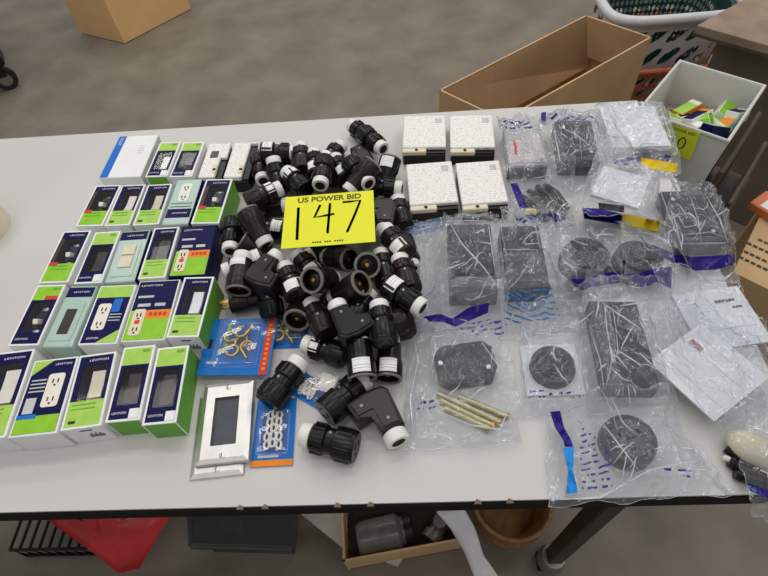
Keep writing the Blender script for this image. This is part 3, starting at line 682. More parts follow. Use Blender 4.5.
# yellow lot sign resting on the pile
zs = T + .086
c, w, l, rz = rect_fit([(286, 197), (373, 191), (376, 242), (281, 249)], zs)
sg = thing('lot_sign', 'yellow paper lot sign numbered 147 lying on the connectors', 'sign', (c.x, c.y, zs), rz)
def sheet(name, w, l, M, parent, curl=.003, n=12, t=.0005):
    bm = bmesh.new(); g = [[bm.verts.new((w * (i / n - .5), l * (j / n - .5), curl * (math.sin(i * .7) * .4 + (2 * i / n - 1) ** 2 * .6))) for i in range(n + 1)] for j in range(n + 1)]
    for j in range(n):
        for i in range(n): bm.faces.new((g[j][i], g[j][i + 1], g[j + 1][i + 1], g[j + 1][i]))
    bmesh.ops.solidify(bm, geom=bm.faces[:], thickness=t); bmesh.ops.recalc_face_normals(bm, faces=bm.faces)
    return link(name, mesh(bm, name), M, parent)
box('paper', -w / 2, w / 2, -l / 2, l / 2, 0, .0006, SIGNY, sg)
lettering('US POWER BID', 0.0, l * .40, .0009, .0105, SINK, sg, w * .72, .03)
for k in range(13):
    if k not in (4, 8): box('small_print', -w * .17 + k * w * .026, -w * .152 + k * w * .026, -l * .445, -l * .415, .0006, .0008, SINK, sg)
def stroke(pts, r, z, M, parent, name='handwritten_digit'):
    bm = bmesh.new(); V = []
    for i, p in enumerate(pts):
        a = Vector(pts[max(i - 1, 0)]); b = Vector(pts[min(i + 1, len(pts) - 1)]); d = (b - a).normalized(); nrm = Vector((-d.y, d.x)); p = Vector(p)
        V.append([bm.verts.new((*(p + nrm * r), z)), bm.verts.new((*(p - nrm * r), z))])
    for a, b in zip(V, V[1:]): bm.faces.new((a[0], a[1], b[1], b[0]))
    bmesh.ops.solidify(bm, geom=bm.faces[:], thickness=.0002); bmesh.ops.recalc_face_normals(bm, faces=bm.faces)
    return link(name, mesh(bm), M, parent)
def digit(parent, strokes, r, z, w, l):
    for s in strokes: stroke([((u - .5) * w, (v - .5) * l) for u, v in s], r, z, INK, parent)
digit(sg, [[(.155, .76), (.165, .14)]], .0021, .0012, w, l)
digit(sg, [[(.40, .78), (.34, .54), (.46, .56), (.56, .58)], [(.51, .80), (.49, .22)]], .0019, .0012, w, l)
digit(sg, [[(.65, .80), (.74, .80), (.85, .81), (.79, .55), (.70, .21)]], .0019, .0012, w, l)

# ------------------------------------------------------------------ blister cards
def ring_pts(c, rx, rz_, z, n=14, a0=0, a1=360):
    return [(c[0] + rx * math.cos(math.radians(a0 + (a1 - a0) * i / n)), c[1] + rz_ * math.sin(math.radians(a0 + (a1 - a0) * i / n)), z) for i in range(n + 1)]
def hook_card(px, label, full=True, z0=0):
    c, w, l, rz = rect_fit(px, T + z0 + .004); r = thing('hook_card', label, 'card', (c.x, c.y, T + z0 + .001), rz, 'blister cards in front of the pile'); hw, hl = w / 2, l / 2
    box('backing_card', -hw, hw, -hl, hl, 0, .0012, BLUEC, r); z = .0075
    hf_rect(c, w, l, rz, T + z0 + .014)
    if full:
        bm = bmesh.new()
        prism_o('red_strip', [(hw - .014, -hl), (hw - .003, -hl), (hw - .003, hl), (hw - .014, hl)], .0012, .0018, REDP, r)
        [patch(r, hw - .011, hw - .006, -hl * .85 + k * hl * .17, -hl * .76 + k * hl * .17, .0018, ORANGE, 'print_mark') for k in range(10)]
        for k in range(9): patch(r, -hw * .42, -hw * .32, hl * (-.25 + .12 * k), hl * (-.16 + .12 * k), .0012, GREEN, 'green_print_mark')
        prism_o('hang_hole', rrect(-hw * .86, -hw * .76, -hl * .1, hl * .25, .002), .0012, .0015, HOLE, r)
        patch(r, -hw * .8, -hw * .5, -hl * .62, -hl * .54, .0012, LGREY, 'print_line')
    for k, (x, y, a) in enumerate(((-.012, .012, 20), (.006, .002, 100), (-.004, -.012, 200), (.016, -.006, 300), (.004, .018, 60))):
        pts = [(p[0], p[1], z + .0008 * k) for p in ring_pts((x, y), .0085, .0085, 0, 12, a, a + 285)]
        d = math.radians(a + 285 + 80); pts += [(pts[-1][0] + .008 * i * math.cos(d), pts[-1][1] + .008 * i * math.sin(d), pts[-1][2] - .001) for i in (1, 2)]
        tube_o('brass_hook', pts, .0021, BRASS, r)
    bm = bmesh.new(); bbox(bm, -.03, .034, -hl * .8, hl * .85, .0012, .016, .004, seg=2); link('blister', mesh(bm, 'blister', 40), FILMT, r)
    return r
hook_card([(208, 318), (279, 318), (266, 375), (198, 374)], 'blue hook card with brass hooks and red strip in front of the pile', True, .014)
hook_card([(258, 309), (306, 320), (306, 350), (262, 344)], 'small blue card of brass hooks half under the red striped card', False, 0)
def chain_card(px, label, foot=True, z0=0, turn=0):
    c, w, l, rz = rect_fit(px, T + z0 + .003); r = thing('chain_card', label, 'card', (c.x, c.y, T + z0 + .001), rz + turn, 'blister cards in front of the pile'); hw, hl = w / 2, l / 2
    box('backing_card', -hw, hw, -hl, hl, 0, .0012, BLUEC, r); hf_rect(c, w, l, rz, T + z0 + .012)
    if foot: patch(r, -hw, hw, -hl, -hl + .008, .0012, ORANGE, 'orange_foot'); patch(r, -hw * .7, hw * .3, -hl + .011, -hl + .014, .0012, LGREY, 'print_line')
    for j in range(5):
        for i in range(3):
            x = (-.006 + .006 * i) * (1 if j > 1 else 1.3); y = -hl * .42 + j * hl * .22 + (i % 2) * .002
            tube_o('chain_link', [(x + .0035 * math.cos(t * .9), y + .0055 * math.sin(t * .9), .0045 + .002 * ((i + j) % 2)) for t in range(7)], .0016, IVORY, r, 6, True)
    bm = bmesh.new(); bbox(bm, -hw * .8, hw * .8, -hl * .72, hl * .62, .0012, .0115, .004, seg=2); link('blister', mesh(bm, 'blister', 40), FILMT, r)
    return r
chain_card([(258, 400), (296, 398), (293, 465), (250, 467)], 'blue card with white chain and orange foot beside the steel plates')
chain_card([(300, 368), (334, 390), (322, 412), (283, 388)], 'blue card with white parts between two connectors', False)
def white_pack(px, label):
    c, w, l, rz = rect_fit(px, T + .01); r = thing('blister_pack', label, 'pack', (c.x, c.y, T), rz); hw, hl = w / 2, l / 2
    for k in range(6):
        x = hw * (-.55 + .22 * k); tube_o('white_clip', [(x, -hl * .6, .006), (x + .002, 0, .010), (x, hl * .6, .006)], .0036, IVORY, r)
    bm = bmesh.new(); bbox(bm, -hw, hw, -hl, hl, 0, .015, .006, seg=2); link('blister', mesh(bm, 'blister', 40), FILMT, r)
white_pack([(322, 368), (345, 374), (331, 398), (309, 390)], 'clear blister with white clips between the connectors at the front')

# steel wall plates, two overlapping
def wall_plate(px, z0, label, tilt=0):
    c, w, l, rz = rect_fit(px, T + z0 + .005); w = .070; l = .114
    r = thing('wall_plate', label, 'wall plate', (c.x, c.y, T + z0), rz, 'steel wall plates'); hw, hl = w / 2, l / 2
    bm = bmesh.new(); rings = []
    for (ix, z) in ((0, 0), (.0015, .0035), (.007, .0058), (.0185, .0060), (.0185, .0015)):
        if ix >= .018: X, Y = .0165, .0335
        else: X, Y = hw - ix, hl - ix
        rings.append([bm.verts.new(p) for p in ((-X, -Y, z), (X, -Y, z), (X, Y, z), (-X, Y, z))])
    for a, b in zip(rings, rings[1:]):
        for k in range(4): bm.faces.new((a[k], a[(k + 1) % 4], b[(k + 1) % 4], b[k]))
    bmesh.ops.recalc_face_normals(bm, faces=bm.faces); link('plate', mesh(bm), STEEL, r)
    box('backing', -.0165, .0165, -.0335, .0335, .0002, .001, DEVGREY, r)
    for s in (-1, 1):
        sc_ = lathe_o('screw', [(0, 0), (0, .0035), (.001, .0035), (.0016, .002), (.0018, 0)], STEEL, r, 14, Matrix.Translation((0, s * .0475, .0058)) @ ZUP)
        box('screw_slot', -.0005, .0005, s * .0475 - .003, s * .0475 + .003, .0074, .0077, HOLE, sc_)
    return r
wall_plate([(200, 398), (246, 398), (244, 468), (190, 477)], 0, 'lower steel wall plate peeking out under its twin')
wall_plate([(206, 384), (250, 384), (248, 456), (197, 464)], .008, 'upper brushed steel wall plate with rectangular opening')
c, w, l, rz = rect_fit([(200, 378), (254, 378), (250, 466), (187, 478)], T + .016)
hf_rect(c, w, l, rz, T + .016)

# ------------------------------------------------------------------ bags on the right
def film_sheet(Wc, n, seed, puff, crease, crump, facet=1, lift=.0014, drape=HF, corner=0):
    """top sheet draped over what is there, with creases; Wc = four world corners TL TR BR BL"""
    R_ = np.random.default_rng(seed); u = np.linspace(0, 1, n); U, V = np.meshgrid(u, u)
    P = [np.array(p[:2]) for p in Wc]
    XY = ((1 - U) * (1 - V))[..., None] * P[3] + (U * (1 - V))[..., None] * P[2] + (U * V)[..., None] * P[1] + ((1 - U) * V)[..., None] * P[0]
    ex = np.array([noise.noise(Vector((t * 6, seed, 0))) for t in u]) * .006; ey = np.array([noise.noise(Vector((t * 6, seed, 9))) for t in u]) * .006
    XY[..., 0] += (ex[:, None]) * (2 * U - 1) ; XY[..., 1] += (ey[None, :]) * (2 * V - 1)
    X, Y = XY[..., 0], XY[..., 1]
    hard = maxf(HF, 2); soft = np.maximum(blur(maxf(HF, 5), 5), hard)
    z = samp(soft, X, Y) + lift
    env = np.clip(np.minimum(np.minimum(U, 1 - U), np.minimum(V, 1 - V)) * 7, 0, 1)
    z += puff * env
    size = max(np.ptp(X), np.ptp(Y))
    for k in range(crease):
        cx, cy = R_.uniform(X.min(), X.max()), R_.uniform(Y.min(), Y.max()); a = R_.uniform(0, math.pi); ln = R_.uniform(.15, .5) * size; wd = R_.uniform(.0009, .0028); hgt = R_.uniform(.002, .0055)
        dx, dy = X - cx, Y - cy; s = dx * math.cos(a) + dy * math.sin(a); d = -dx * math.sin(a) + dy * math.cos(a) + .15 * s * s / size
        z += hgt * np.exp(-np.abs(d) / wd) * np.clip(1 - (np.abs(s) / ln) ** 2, 0, 1)
    area_ = np.ptp(X) * np.ptp(Y); M_ = int(np.clip(area_ / .00032, 18, 90)); sg_ = .0042       # folded facets
    px_ = R_.uniform(X.min(), X.max(), M_); py_ = R_.uniform(Y.min(), Y.max(), M_); gx_ = R_.normal(0, .38, M_); gy_ = R_.normal(0, .38, M_); st_ = R_.uniform(.6, 1.5, M_)
    dx = X[..., None] - px_; dy = Y[..., None] - py_; d2 = np.sqrt((dx * st_) ** 2 + (dy / st_) ** 2); d2 -= d2.min(-1, keepdims=True)
    W = np.exp(-d2 / sg_ * 2.2); W /= W.sum(-1, keepdims=True); ft = (W * (dx * gx_ + dy * gy_)).sum(-1); z += np.clip(ft - ft.min() * .35, 0, .02) * (.3 + .7 * env) * facet
    for k in range(9):
        a = R_.uniform(0, math.pi); f = R_.uniform(120, 620); ph = R_.uniform(0, 6)
        wob = np.sin(X * R_.uniform(30, 90) + ph) + np.sin(Y * R_.uniform(30, 90) - ph)
        z += crump * (1 - np.abs(np.sin((X * math.cos(a) + Y * math.sin(a)) * f * .5 + wob))) * (.4 + .6 * env)
    return X, Y, z, soft
BAGS = []
def bag(name, label, px, seed, film=None, n=64, puff=.003, crease=22, crump=.0009, group='clear bags on the right of the table', cat='bag', zref=.02, folds=()):
    Wc = [at(x, y, T + zref) for x, y in px]; n = int(n * 1.6); crease = int(crease * 2)
    floor_ = HF.copy()
    X, Y, Z, soft = film_sheet(Wc, n, seed, puff, crease, crump)
    me = bpy.data.meshes.new(name); q = n * n; cx, cy = X.mean(), Y.mean(); z0 = float(Z.min())
    V = [(float(x) - cx, float(y) - cy, float(z) - z0) for x, y, z in zip(X.ravel(), Y.ravel(), Z.ravel())]
    Fc = [(j * n + i, j * n + i + 1, (j + 1) * n + i + 1, (j + 1) * n + i) for j in range(n - 1) for i in range(n - 1)]
    r = thing(name, label, cat, (cx, cy, z0), 0, group)
    me.from_pydata(V, [], Fc); me.update()
    for p in me.polygons: p.use_smooth = True
    o = link('film', me, film or FILM, r)
    # rolled rim of the bag
    rim = [(V[i][0], V[i][1], V[i][2]) for i in list(range(0, n)) + [k * n + n - 1 for k in range(1, n)] + list(range(q - 2, q - n - 1, -1)) + [k * n for k in range(n - 2, 0, -1)]]
    tube_o('seam', rim[::2], .00045, FILMM, r, 5, True)
    gi = np.clip(((X - GX0) / GS).round().astype(int), 0, GNX - 1); gj = np.clip(((Y - GY0) / GS).round().astype(int), 0, GNY - 1)
    np.maximum.at(HF, (gj, gi), Z)
    bv = BVHTree.FromPolygons([(v[0] + cx, v[1] + cy, v[2] + z0) for v in V], Fc)
    r_ = (r, bv, (cx, cy, z0)); BAGS.append(r_)
    # sharp folds standing up in the film
    R_ = np.random.default_rng(seed + 500); bm = bmesh.new(); paths = []
    for q_ in folds: paths.append([ray(bv, *p) for p in dens(q_)])
    for k in range(int(np.ptp(X) * np.ptp(Y) / .0017)):
        i0 = R_.integers(4, n - 4); j0 = R_.integers(4, n - 4); a = R_.uniform(0, 6.3); ln = R_.uniform(.012, .05); bend = R_.normal(0, 14); x, y = X[j0, i0], Y[j0, i0]; P_ = []
        for t in range(9):
            h, *_ = bv.ray_cast(Vector((x, y, 3)), Vector((0, 0, -1)))
            if h is None: break
            P_.append(h); x += math.cos(a) * ln / 8; y += math.sin(a) * ln / 8; a += bend * ln / 8 + R_.normal(0, .12)
        paths.append(P_)
    for P_ in paths:
        P_ = [p for p in P_ if p is not None]
        if len(P_) < 4: continue
        rm = R_.uniform(.0005, .0012); m1 = len(P_) - 1
        tube(bm, [Vector((p.x - cx, p.y - cy, p.z - z0 + .0004)) for p in P_], [rm * (.25 + .75 * math.sin(math.pi * i / m1)) for i in range(m1 + 1)], 5)
    bmesh.ops.recalc_face_normals(bm, faces=bm.faces); link('fold_creases', mesh(bm, 'folds', 60), FOLD, r)['kind'] = 'stuff'
    return r_
def dens(q):
    out = []
    for a, b in zip(q, q[1:]):
        for t in range(6): out.append((a[0] + (b[0] - a[0]) * t / 6, a[1] + (b[1] - a[1]) * t / 6))
    return out + [q[-1]]
def ray(bv, x, y):
    h, *_ = bv.ray_cast(Vector(CAM), (at(x, y, 0) - Vector(CAM)).normalized()); return h
def band(bg, px, M, name='printed_band', nu=22, nv=7, off=.0007):
    """print following the film; px = four picture corners, or two rails of equal length"""
    r, bv, (cx, cy, z0) = bg
    top, bot = (px[0], px[1]) if isinstance(px[0], list) else ([px[0], px[1]], [px[3], px[2]])
    def rail(p, t):
        k = t * (len(p) - 1); i = min(int(k), len(p) - 2); f = k - i
        return (p[i][0] + (p[i + 1][0] - p[i][0]) * f, p[i][1] + (p[i + 1][1] - p[i][1]) * f)
    bm = bmesh.new(); g = []
    for j in range(nv + 1):
        row = []
        for i in range(nu + 1):
            a, b = rail(top, i / nu), rail(bot, i / nu); f = j / nv; q = (a[0] + (b[0] - a[0]) * f, a[1] + (b[1] - a[1]) * f)
            d = at(q[0], q[1], 0) - Vector(CAM); h, *_ = bv.ray_cast(Vector(CAM), d.normalized())
            if h is None: h = at(q[0], q[1], z0 + .004)
            row.append(bm.verts.new((h.x - cx, h.y - cy, h.z - z0 + off)))
        g.append(row)
    for j in range(nv):
        for i in range(nu): bm.faces.new((g[j][i], g[j][i + 1], g[j + 1][i + 1], g[j + 1][i]))
    bmesh.ops.recalc_face_normals(bm, faces=bm.faces)
    me = mesh(bm, name)
    for p in me.polygons: p.use_smooth = True
    return link(name, me, M, r)
GC = 'goods inside the clear bags'
def device_box(px, h, label, M=DEVGREY, style='plain', z0=None, frontM=None, name='device_box', cat='device'):
    c, w, l, rz = rect_fit(px, T + h); z0 = T if z0 is None else z0
    r = thing(name, label, cat, (c.x, c.y, z0), rz, GC); hw, hl = w / 2, l / 2
    box('housing', -hw, hw, -hl, hl, 0, h, M, r, .003, seg=2)
    if style == 'slots':
        f = box('face_plate', -hw * .85, hw * .85, hl * .12, hl * .88, h, h + .003, DEVDARK, r, .001)
        for i in range(3):
            for j in range(2): box('slot', -hw * .55 + i * hw * .42, -hw * .35 + i * hw * .42, hl * (.28 + .28 * j), hl * (.42 + .28 * j), h + .003, h + .0035, HOLE, f)
        box('cover', -hw * .85, hw * .85, -hl * .85, hl * .02, h, h + .002, M, r, .001)
    elif style == 'plate':
        box('cover', -hw * .9, hw * .9, -hl * .55, hl * .92, h, h + .003, DEVDARK, r, .001); box('hinge_bar', -hw * .9, hw * .9, -hl * .9, -hl * .62, h, h + .004, M, r, .001)
    elif style == 'card':
        box('cover', -hw * .9, hw * .85, -hl * .9, hl * .5, h, h + .001, mat('pinkish_card', (222, 205, 200), .5), r); box('dark_end', -hw, hw, -hl - .001, -hl + .002, 0, h * .8, BLACK, r)
        for k in range(3): box('print_mark', -hw * .6 + k * hw * .45, -hw * .45 + k * hw * .45, -hl * .5, hl * .2, h + .001, h + .0014, REDP if k == 0 else LGREY, r)
    elif style == 'frame':
        box('rim', -hw * .95, hw * .95, -hl * .95, hl * .95, h, h + .002, DEVGREY, r, .001); box('recess', -hw * .75, hw * .75, -hl * .75, hl * .75, h + .002, h + .003, DEVDARK, r, .001)
        for s in (-1, 1): lathe_o('screw', [(0, 0), (0, .003), (.001, .003), (.0015, 0)], STEEL, r, 12, Matrix.Translation((s * hw * .6, -s * hl * .6, h + .003)) @ ZUP)
    hf_rect(c, w, l, rz, z0 + h + .003); return r
def round_device(cxp, cyp, rad, h, label, M=DEVGREY, flange=None, rz=0, z0=None, slots=True, faceM=DEVDARK):
    z0 = T if z0 is None else z0; c = at(cxp, cyp, z0 + h)
    r = thing('round_receptacle', label, 'receptacle', (c.x, c.y, z0), rz, GC)
    if flange: box('mounting_plate', -flange, flange, -flange, flange, 0, .003, WHITE, r, .001); hf_rect(c, flange * 2, flange * 2, rz, z0 + .004)
    lathe_o('housing', [(0, 0), (0, rad), (h * .6, rad), (h * .85, rad * .95), (h * .9, rad * .85), (h * .82, rad * .8), (h * .82, 0)], M, r, 32, ZUP)
    f = lathe_o('face', [(h * .8, 0), (h * .8, rad * .74), (h, rad * .70), (h, 0)], faceM, r, 28, ZUP)
    if slots:
        for k in range(3):
            a = 2 * math.pi * k / 3 + .5; box('slot', -.0016, .0016, -.006, .006, h, h + .0006, HOLE, f, mw=Matrix.Translation((rad * .4 * math.cos(a), rad * .4 * math.sin(a), 0)) @ Matrix.Rotation(a, 4, 'Z'))
        box('slot', -.005, .005, -.0015, .0015, h, h + .0006, HOLE, f)
    hf_disc(c, rad, z0 + h + .001); return r
def papers(px, label, z0=None, sheets=1, M=PAPERTXT, t=.003):
    c, w, l, rz = rect_fit(px, T + .02); 
    if z0 is None:
        dx = GXX - c.x; dy = GYY - c.y; u = dx * math.cos(rz) + dy * math.sin(rz); v = -dx * math.sin(rz) + dy * math.cos(rz)
        z0 = float(np.percentile(HF[(abs(u) < w / 2) & (abs(v) < l / 2)], 96)) + .001
    c, w, l, rz = rect_fit(px, z0 + t)
    r = thing('paper_sheet', label, 'paper', (c.x, c.y, z0), rz, GC); box('sheet', -w / 2, w / 2, -l / 2, l / 2, 0, t, M, r, .0004); hf_rect(c, w, l, rz, z0 + t)
    return r, w, l, t

# back left pair
device_box([(503, 126), (540, 126), (548, 164), (509, 166)], .032, 'small grey pack with pinkish printed card in the bag beside the white packs', LGREY, 'card')
device_box([(557, 121), (592, 120), (600, 161), (558, 163)], .032, 'dark grey box in the bag at the back edge', DEVDARK, 'frame')
b1 = bag('clear_bag', 'clear bag with navy printed top beside the back white printed packs', [(496, 116), (537, 119), (553, 184), (504, 185)], 21, folds=[[(500, 128), (514, 130)], [(530, 130), (538, 150), (545, 166)]])
band(b1, [(497, 120), (531, 122), (533, 130), (499, 129)], CLPRINTN)
b2 = bag('clear_bag', 'clear bag holding the dark box at the far table edge', [(546, 108), (600, 112), (606, 184), (549, 186)], 22, n=70, folds=[[(553, 122), (556, 140), (560, 160), (566, 166)], [(562, 128), (578, 136), (596, 152)], [(580, 140), (582, 162)]])
band(b2, [(547, 113), (592, 116), (596, 122), (549, 121)], CLPRINTN); band(b2, [(541, 113), (546, 112), (546, 121), (541, 122)], PURPLE)
# white paper bag, far right
papers([(600, 109), (655, 104), (669, 145), (613, 148)], 'folded white sheet inside the far right bag', T, t=.02, M=PAPER)
device_box([(634, 147), (672, 150), (672, 156), (634, 154)], .014, 'black bar in the far right bag with yellow label', BLACK, 'plain', name='bar_part')
b3 = bag('clear_bag', 'white looking bag with violet and yellow label next to the white bin', [(594, 105), (668, 100), (684, 168), (604, 176)], 23, FILMM, 76, .004, 28, folds=[[(600, 112), (614, 148)], [(660, 106), (672, 140)], [(606, 170), (640, 176)]])
band(b3, [(614, 157), (641, 158), (641, 167), (614, 165)], PURPLE); band(b3, [(641, 158), (678, 164), (676, 173), (641, 167)], YELLOW)
band(b3, [(643, 153), (670, 155), (670, 158), (643, 156)], CLPRINTN)
# cable bag
for k, (x0, y0, x1, y1) in enumerate(((522, 196, 546, 216), (529, 190, 556, 214), (537, 186, 562, 211), (545, 184, 566, 205), (526, 204, 538, 216))):
    P, Q = at(x0, y0, T + .008), at(x1, y1, T + .008); r = thing('rubber_cord', ['shortest black cord at the left of the cord bag', 'black cord second from left in the cord bag', 'long black cord in the middle of the cord bag', 'black cord at the right of the cord bag', 'stubby black cord end nearest the yellow spot'][k], 'cord', (P.x, P.y, T), 0, GC)
    d = Q - P; tube_o('jacket', [(0, 0, .006), (d.x * .5 + .002, d.y * .5, .010), (d.x, d.y, .006)], .0052, BLACK, r); tube_o('tip', [(d.x, d.y, .006), (d.x * 1.12, d.y * 1.12, .006)], .004, GREYST, r)
    for t_ in np.linspace(0, 1, 10): hf_disc((P.x + d.x * t_, P.y + d.y * t_), .006, T + .013)
b5 = bag('clear_bag', 'clear bag of short black cords with violet stripe on its left', [(506, 178), (570, 176), (576, 222), (516, 224)], 25, n=60)
band(b5, [(510, 184), (517, 183), (528, 208), (520, 209)], PURPLE); band(b5, [(526, 209), (536, 209), (537, 214), (526, 213)], YELLOW)
# paired round receptacles
round_device(587, 253, .037, .030, 'dark round receptacle in the left bag of the violet striped pair', DEVGREY)
round_device(640, 256, .036, .030, 'dark round receptacle with clamp in the right bag of the violet striped pair', DEVGREY)
c = at(648, 256, T + .036); box_ = thing('cord_clamp', 'dark cord clamp on the right round receptacle', 'clamp', (c.x, c.y, T + .030), -.2, GC); box('clamp_bar', -.022, .022, -.005, .005, 0, .006, DEVDARK, box_, .001); box('clamp_block', -.008, .008, -.012, .012, .0, .004, BLACK, box_, .001)
hf_rect(c, .045, .025, 0, T + .041)
# grey boxes
device_box([(450, 224), (490, 223), (499, 290), (447, 294)], .036, 'large grey box in the left bag of the two grey boxes', DEVGREY, 'plate')
device_box([(504, 226), (537, 225), (553, 286), (504, 290)], .036, 'grey slotted box in the right bag of the two grey boxes', DEVGREY, 'slots')
b9 = bag('clear_bag', 'large clear bag with light blue corner print over the left grey box', [(401, 222), (498, 217), (502, 322), (414, 326)], 29, n=90, crease=34, folds=[[(449, 222), (462, 244), (484, 268), (496, 285)], [(488, 222), (492, 250), (496, 276)], [(432, 280), (450, 268), (466, 262)], [(447, 221), (486, 221)]])
band(b9, [(403, 224), (446, 219), (446, 230), (408, 236)], CLPRINTB)
b10 = bag('clear_bag', 'clear bag with blue foot print over the slotted grey box', [(499, 217), (556, 213), (592, 322), (500, 336)], 30, n=84, crease=30, folds=[[(505, 226), (522, 226), (535, 224), (540, 250)], [(506, 250), (538, 250)], [(530, 262), (518, 280), (508, 290)], [(545, 235), (556, 270), (580, 300), (586, 318)], [(556, 290), (575, 312), (590, 310)]])
band(b10, [(504, 292), (552, 288), (560, 318), (504, 326)], CLPRINTB); band(b10, [(515, 216), (552, 213), (554, 221), (516, 224)], CLPRINTN)
band(b10, [[(553, 213), (566, 218)], [(554, 223), (567, 219)]], PURPLE)
# violet striped bags
b8a = bag('clear_bag', 'clear bag with violet stripe, left of the violet striped pair', [(553, 228), (612, 229), (622, 292), (556, 296)], 28, n=66)
band(b8a, [[(566, 279), (582, 279), (600, 274), (619, 271)], [(581, 291), (590, 289), (604, 285), (620, 283)]], PURPLE)
b8b = bag('clear_bag', 'clear bag with violet stripe, right of the violet striped pair', [(612, 230), (668, 228), (676, 292), (620, 292)], 38, n=66)
band(b8b, [[(624, 275), (640, 273), (655, 269), (672, 267)], [(640, 287), (650, 286), (655, 282), (671, 289)]], PURPLE)
# white card bag with violet and yellow
papers([(606, 164), (648, 180), (640, 206), (589, 196)], 'white card inside the bag above the round receptacles', None, M=PAPER, t=.006)
b6 = bag('clear_bag', 'white looking bag with bold violet and yellow label above the round receptacles', [(594, 157), (656, 172), (668, 238), (570, 232)], 26, FILMM, 84, .004, 30, folds=[[(606, 162), (586, 200)], [(648, 176), (660, 200)], [(612, 172), (600, 190)]])
band(b6, [[(582, 208), (600, 209), (622, 214)], [(584, 219), (602, 222), (622, 225)]], PURPLE); band(b6, [(622, 214), (660, 221), (658, 232), (622, 225)], YELLOW)
band(b6, [(598, 203), (624, 206), (624, 213), (599, 209)], mat('black_label', (40, 38, 38), .4))
# silver box bag on the right edge
device_box([(664, 192), (702, 189), (726, 242), (677, 246)], .028, 'silvery grey box in the bag at the right table edge', mat('silver_box', (140, 142, 147), .3, .4), 'frame')
b7 = bag('clear_bag', 'crumpled clear bag with long violet stripe at the right table edge', [(661, 187), (720, 184), (744, 278), (652, 266)], 27, n=84, crease=44, crump=.0014, folds=[[(664, 192), (676, 225), (682, 250)], [(690, 196), (698, 220), (702, 246)], [(704, 192), (720, 220), (728, 244)], [(680, 236), (710, 232), (730, 240)]])
band(b7, [[(650, 244), (670, 252), (690, 257), (715, 256), (733, 254)], [(662, 256), (676, 264), (694, 271), (716, 270), (736, 264)]], PURPLE)
# dark plate bag
device_box([(594, 302), (640, 300), (655, 383), (602, 392)], .030, 'dark grey cover plate in the bag right of the square white receptacle', DEVDARK, 'plain')
b13 = bag('clear_bag', 'clear bag over the dark grey cover plate', [(578, 292), (652, 290), (668, 398), (590, 412)], 33, n=84, crease=26, folds=[[(604, 300), (607, 330), (612, 360), (605, 392)], [(612, 304), (616, 330), (618, 352), (610, 366)], [(598, 300), (624, 318), (642, 330)], [(620, 306), (648, 302)]])
# square white receptacle
round_device(554, 363, .030, .020, 'grey round receptacle on a square white plate', DEVGREY, .0385, -.02)
b12 = bag('clear_bag', 'clear bag over the square white receptacle', [(518, 316), (598, 300), (612, 404), (524, 414)], 32, n=84, crease=26, folds=[[(530, 332), (526, 398), (580, 402)], [(546, 320), (566, 340), (580, 358), (582, 395)], [(590, 330), (600, 360), (604, 390)]])
band(b12, [(530, 390), (580, 392), (580, 398), (528, 398)], CLPRINT)
# black plate with brass rods
c = at(466, 362, T + .02); r = thing('cover_plate', 'black eight sided cover plate in the front left bag', 'plate', (c.x, c.y, T + .004), .12, GC)
hx, hy, k = .040, .030, .011
prism_o('plate', [(-hx + k, -hy), (hx - k, -hy), (hx, -hy + k * 1.6), (hx, hy - k), (hx - k, hy), (-hx + k, hy), (-hx, hy - k), (-hx, -hy + k)], 0, .016, mat('charcoal_plastic', (30, 31, 34), .45, var=.15), r, .002)
for x, y in ((-.034, .004), (.028, -.012)): lathe_o('screw', [(0, 0), (0, .003), (.001, .003), (.0015, 0)], STEEL, r, 12, Matrix.Translation((x, y, .016)) @ ZUP)
hf_rect(c, hx * 2, hy * 2, .12, T + .021)
for i, (x0, y0, x1, y1) in enumerate(((438, 393, 496, 420), (440, 400, 490, 424), (445, 408, 486, 427), (458, 396, 505, 415))):
    P, Q = at(x0, y0, T + .006), at(x1, y1, T + .006); d = Q - P
    r = thing('brass_rod', ['uppermost brass rod below the black plate', 'second brass rod below the black plate', 'lowest and shortest brass rod below the black plate', 'brass rod farthest right below the black plate'][i], 'rod', (P.x, P.y, T), 0, GC)
    tube_o('shaft', [(0, 0, .005), (d.x, d.y, .005)], .004, mat('pale_brass', (205, 192, 140), .35, .7), r); tube_o('head', [(d.x, d.y, .005), (d.x * 1.08, d.y * 1.08, .005)], .0052, BRASS, r)
    for t_ in np.linspace(0, 1, 14): hf_disc((P.x + d.x * t_, P.y + d.y * t_), .005, T + .010)
b11 = bag('clear_bag', 'clear bag with violet top stripe over the black plate and brass rods', [(403, 306), (500, 300), (524, 440), (406, 447)], 31, FILM, 100, .004, 40, folds=[[(412, 330), (418, 360), (410, 400), (414, 440)], [(436, 410), (470, 425), (500, 430), (512, 400)], [(480, 340), (500, 368), (512, 380)]])
band(b11, [[(423, 317), (440, 314), (452, 319), (470, 307), (489, 303)], [(430, 322), (443, 322), (455, 327), (472, 320), (488, 313)]], PURPLE)
band(b11, [(455, 325), (500, 318), (505, 335), (470, 336)], CLPRINT); band(b11, [(414, 398), (436, 398), (436, 410), (414, 410)], CLPRINT)
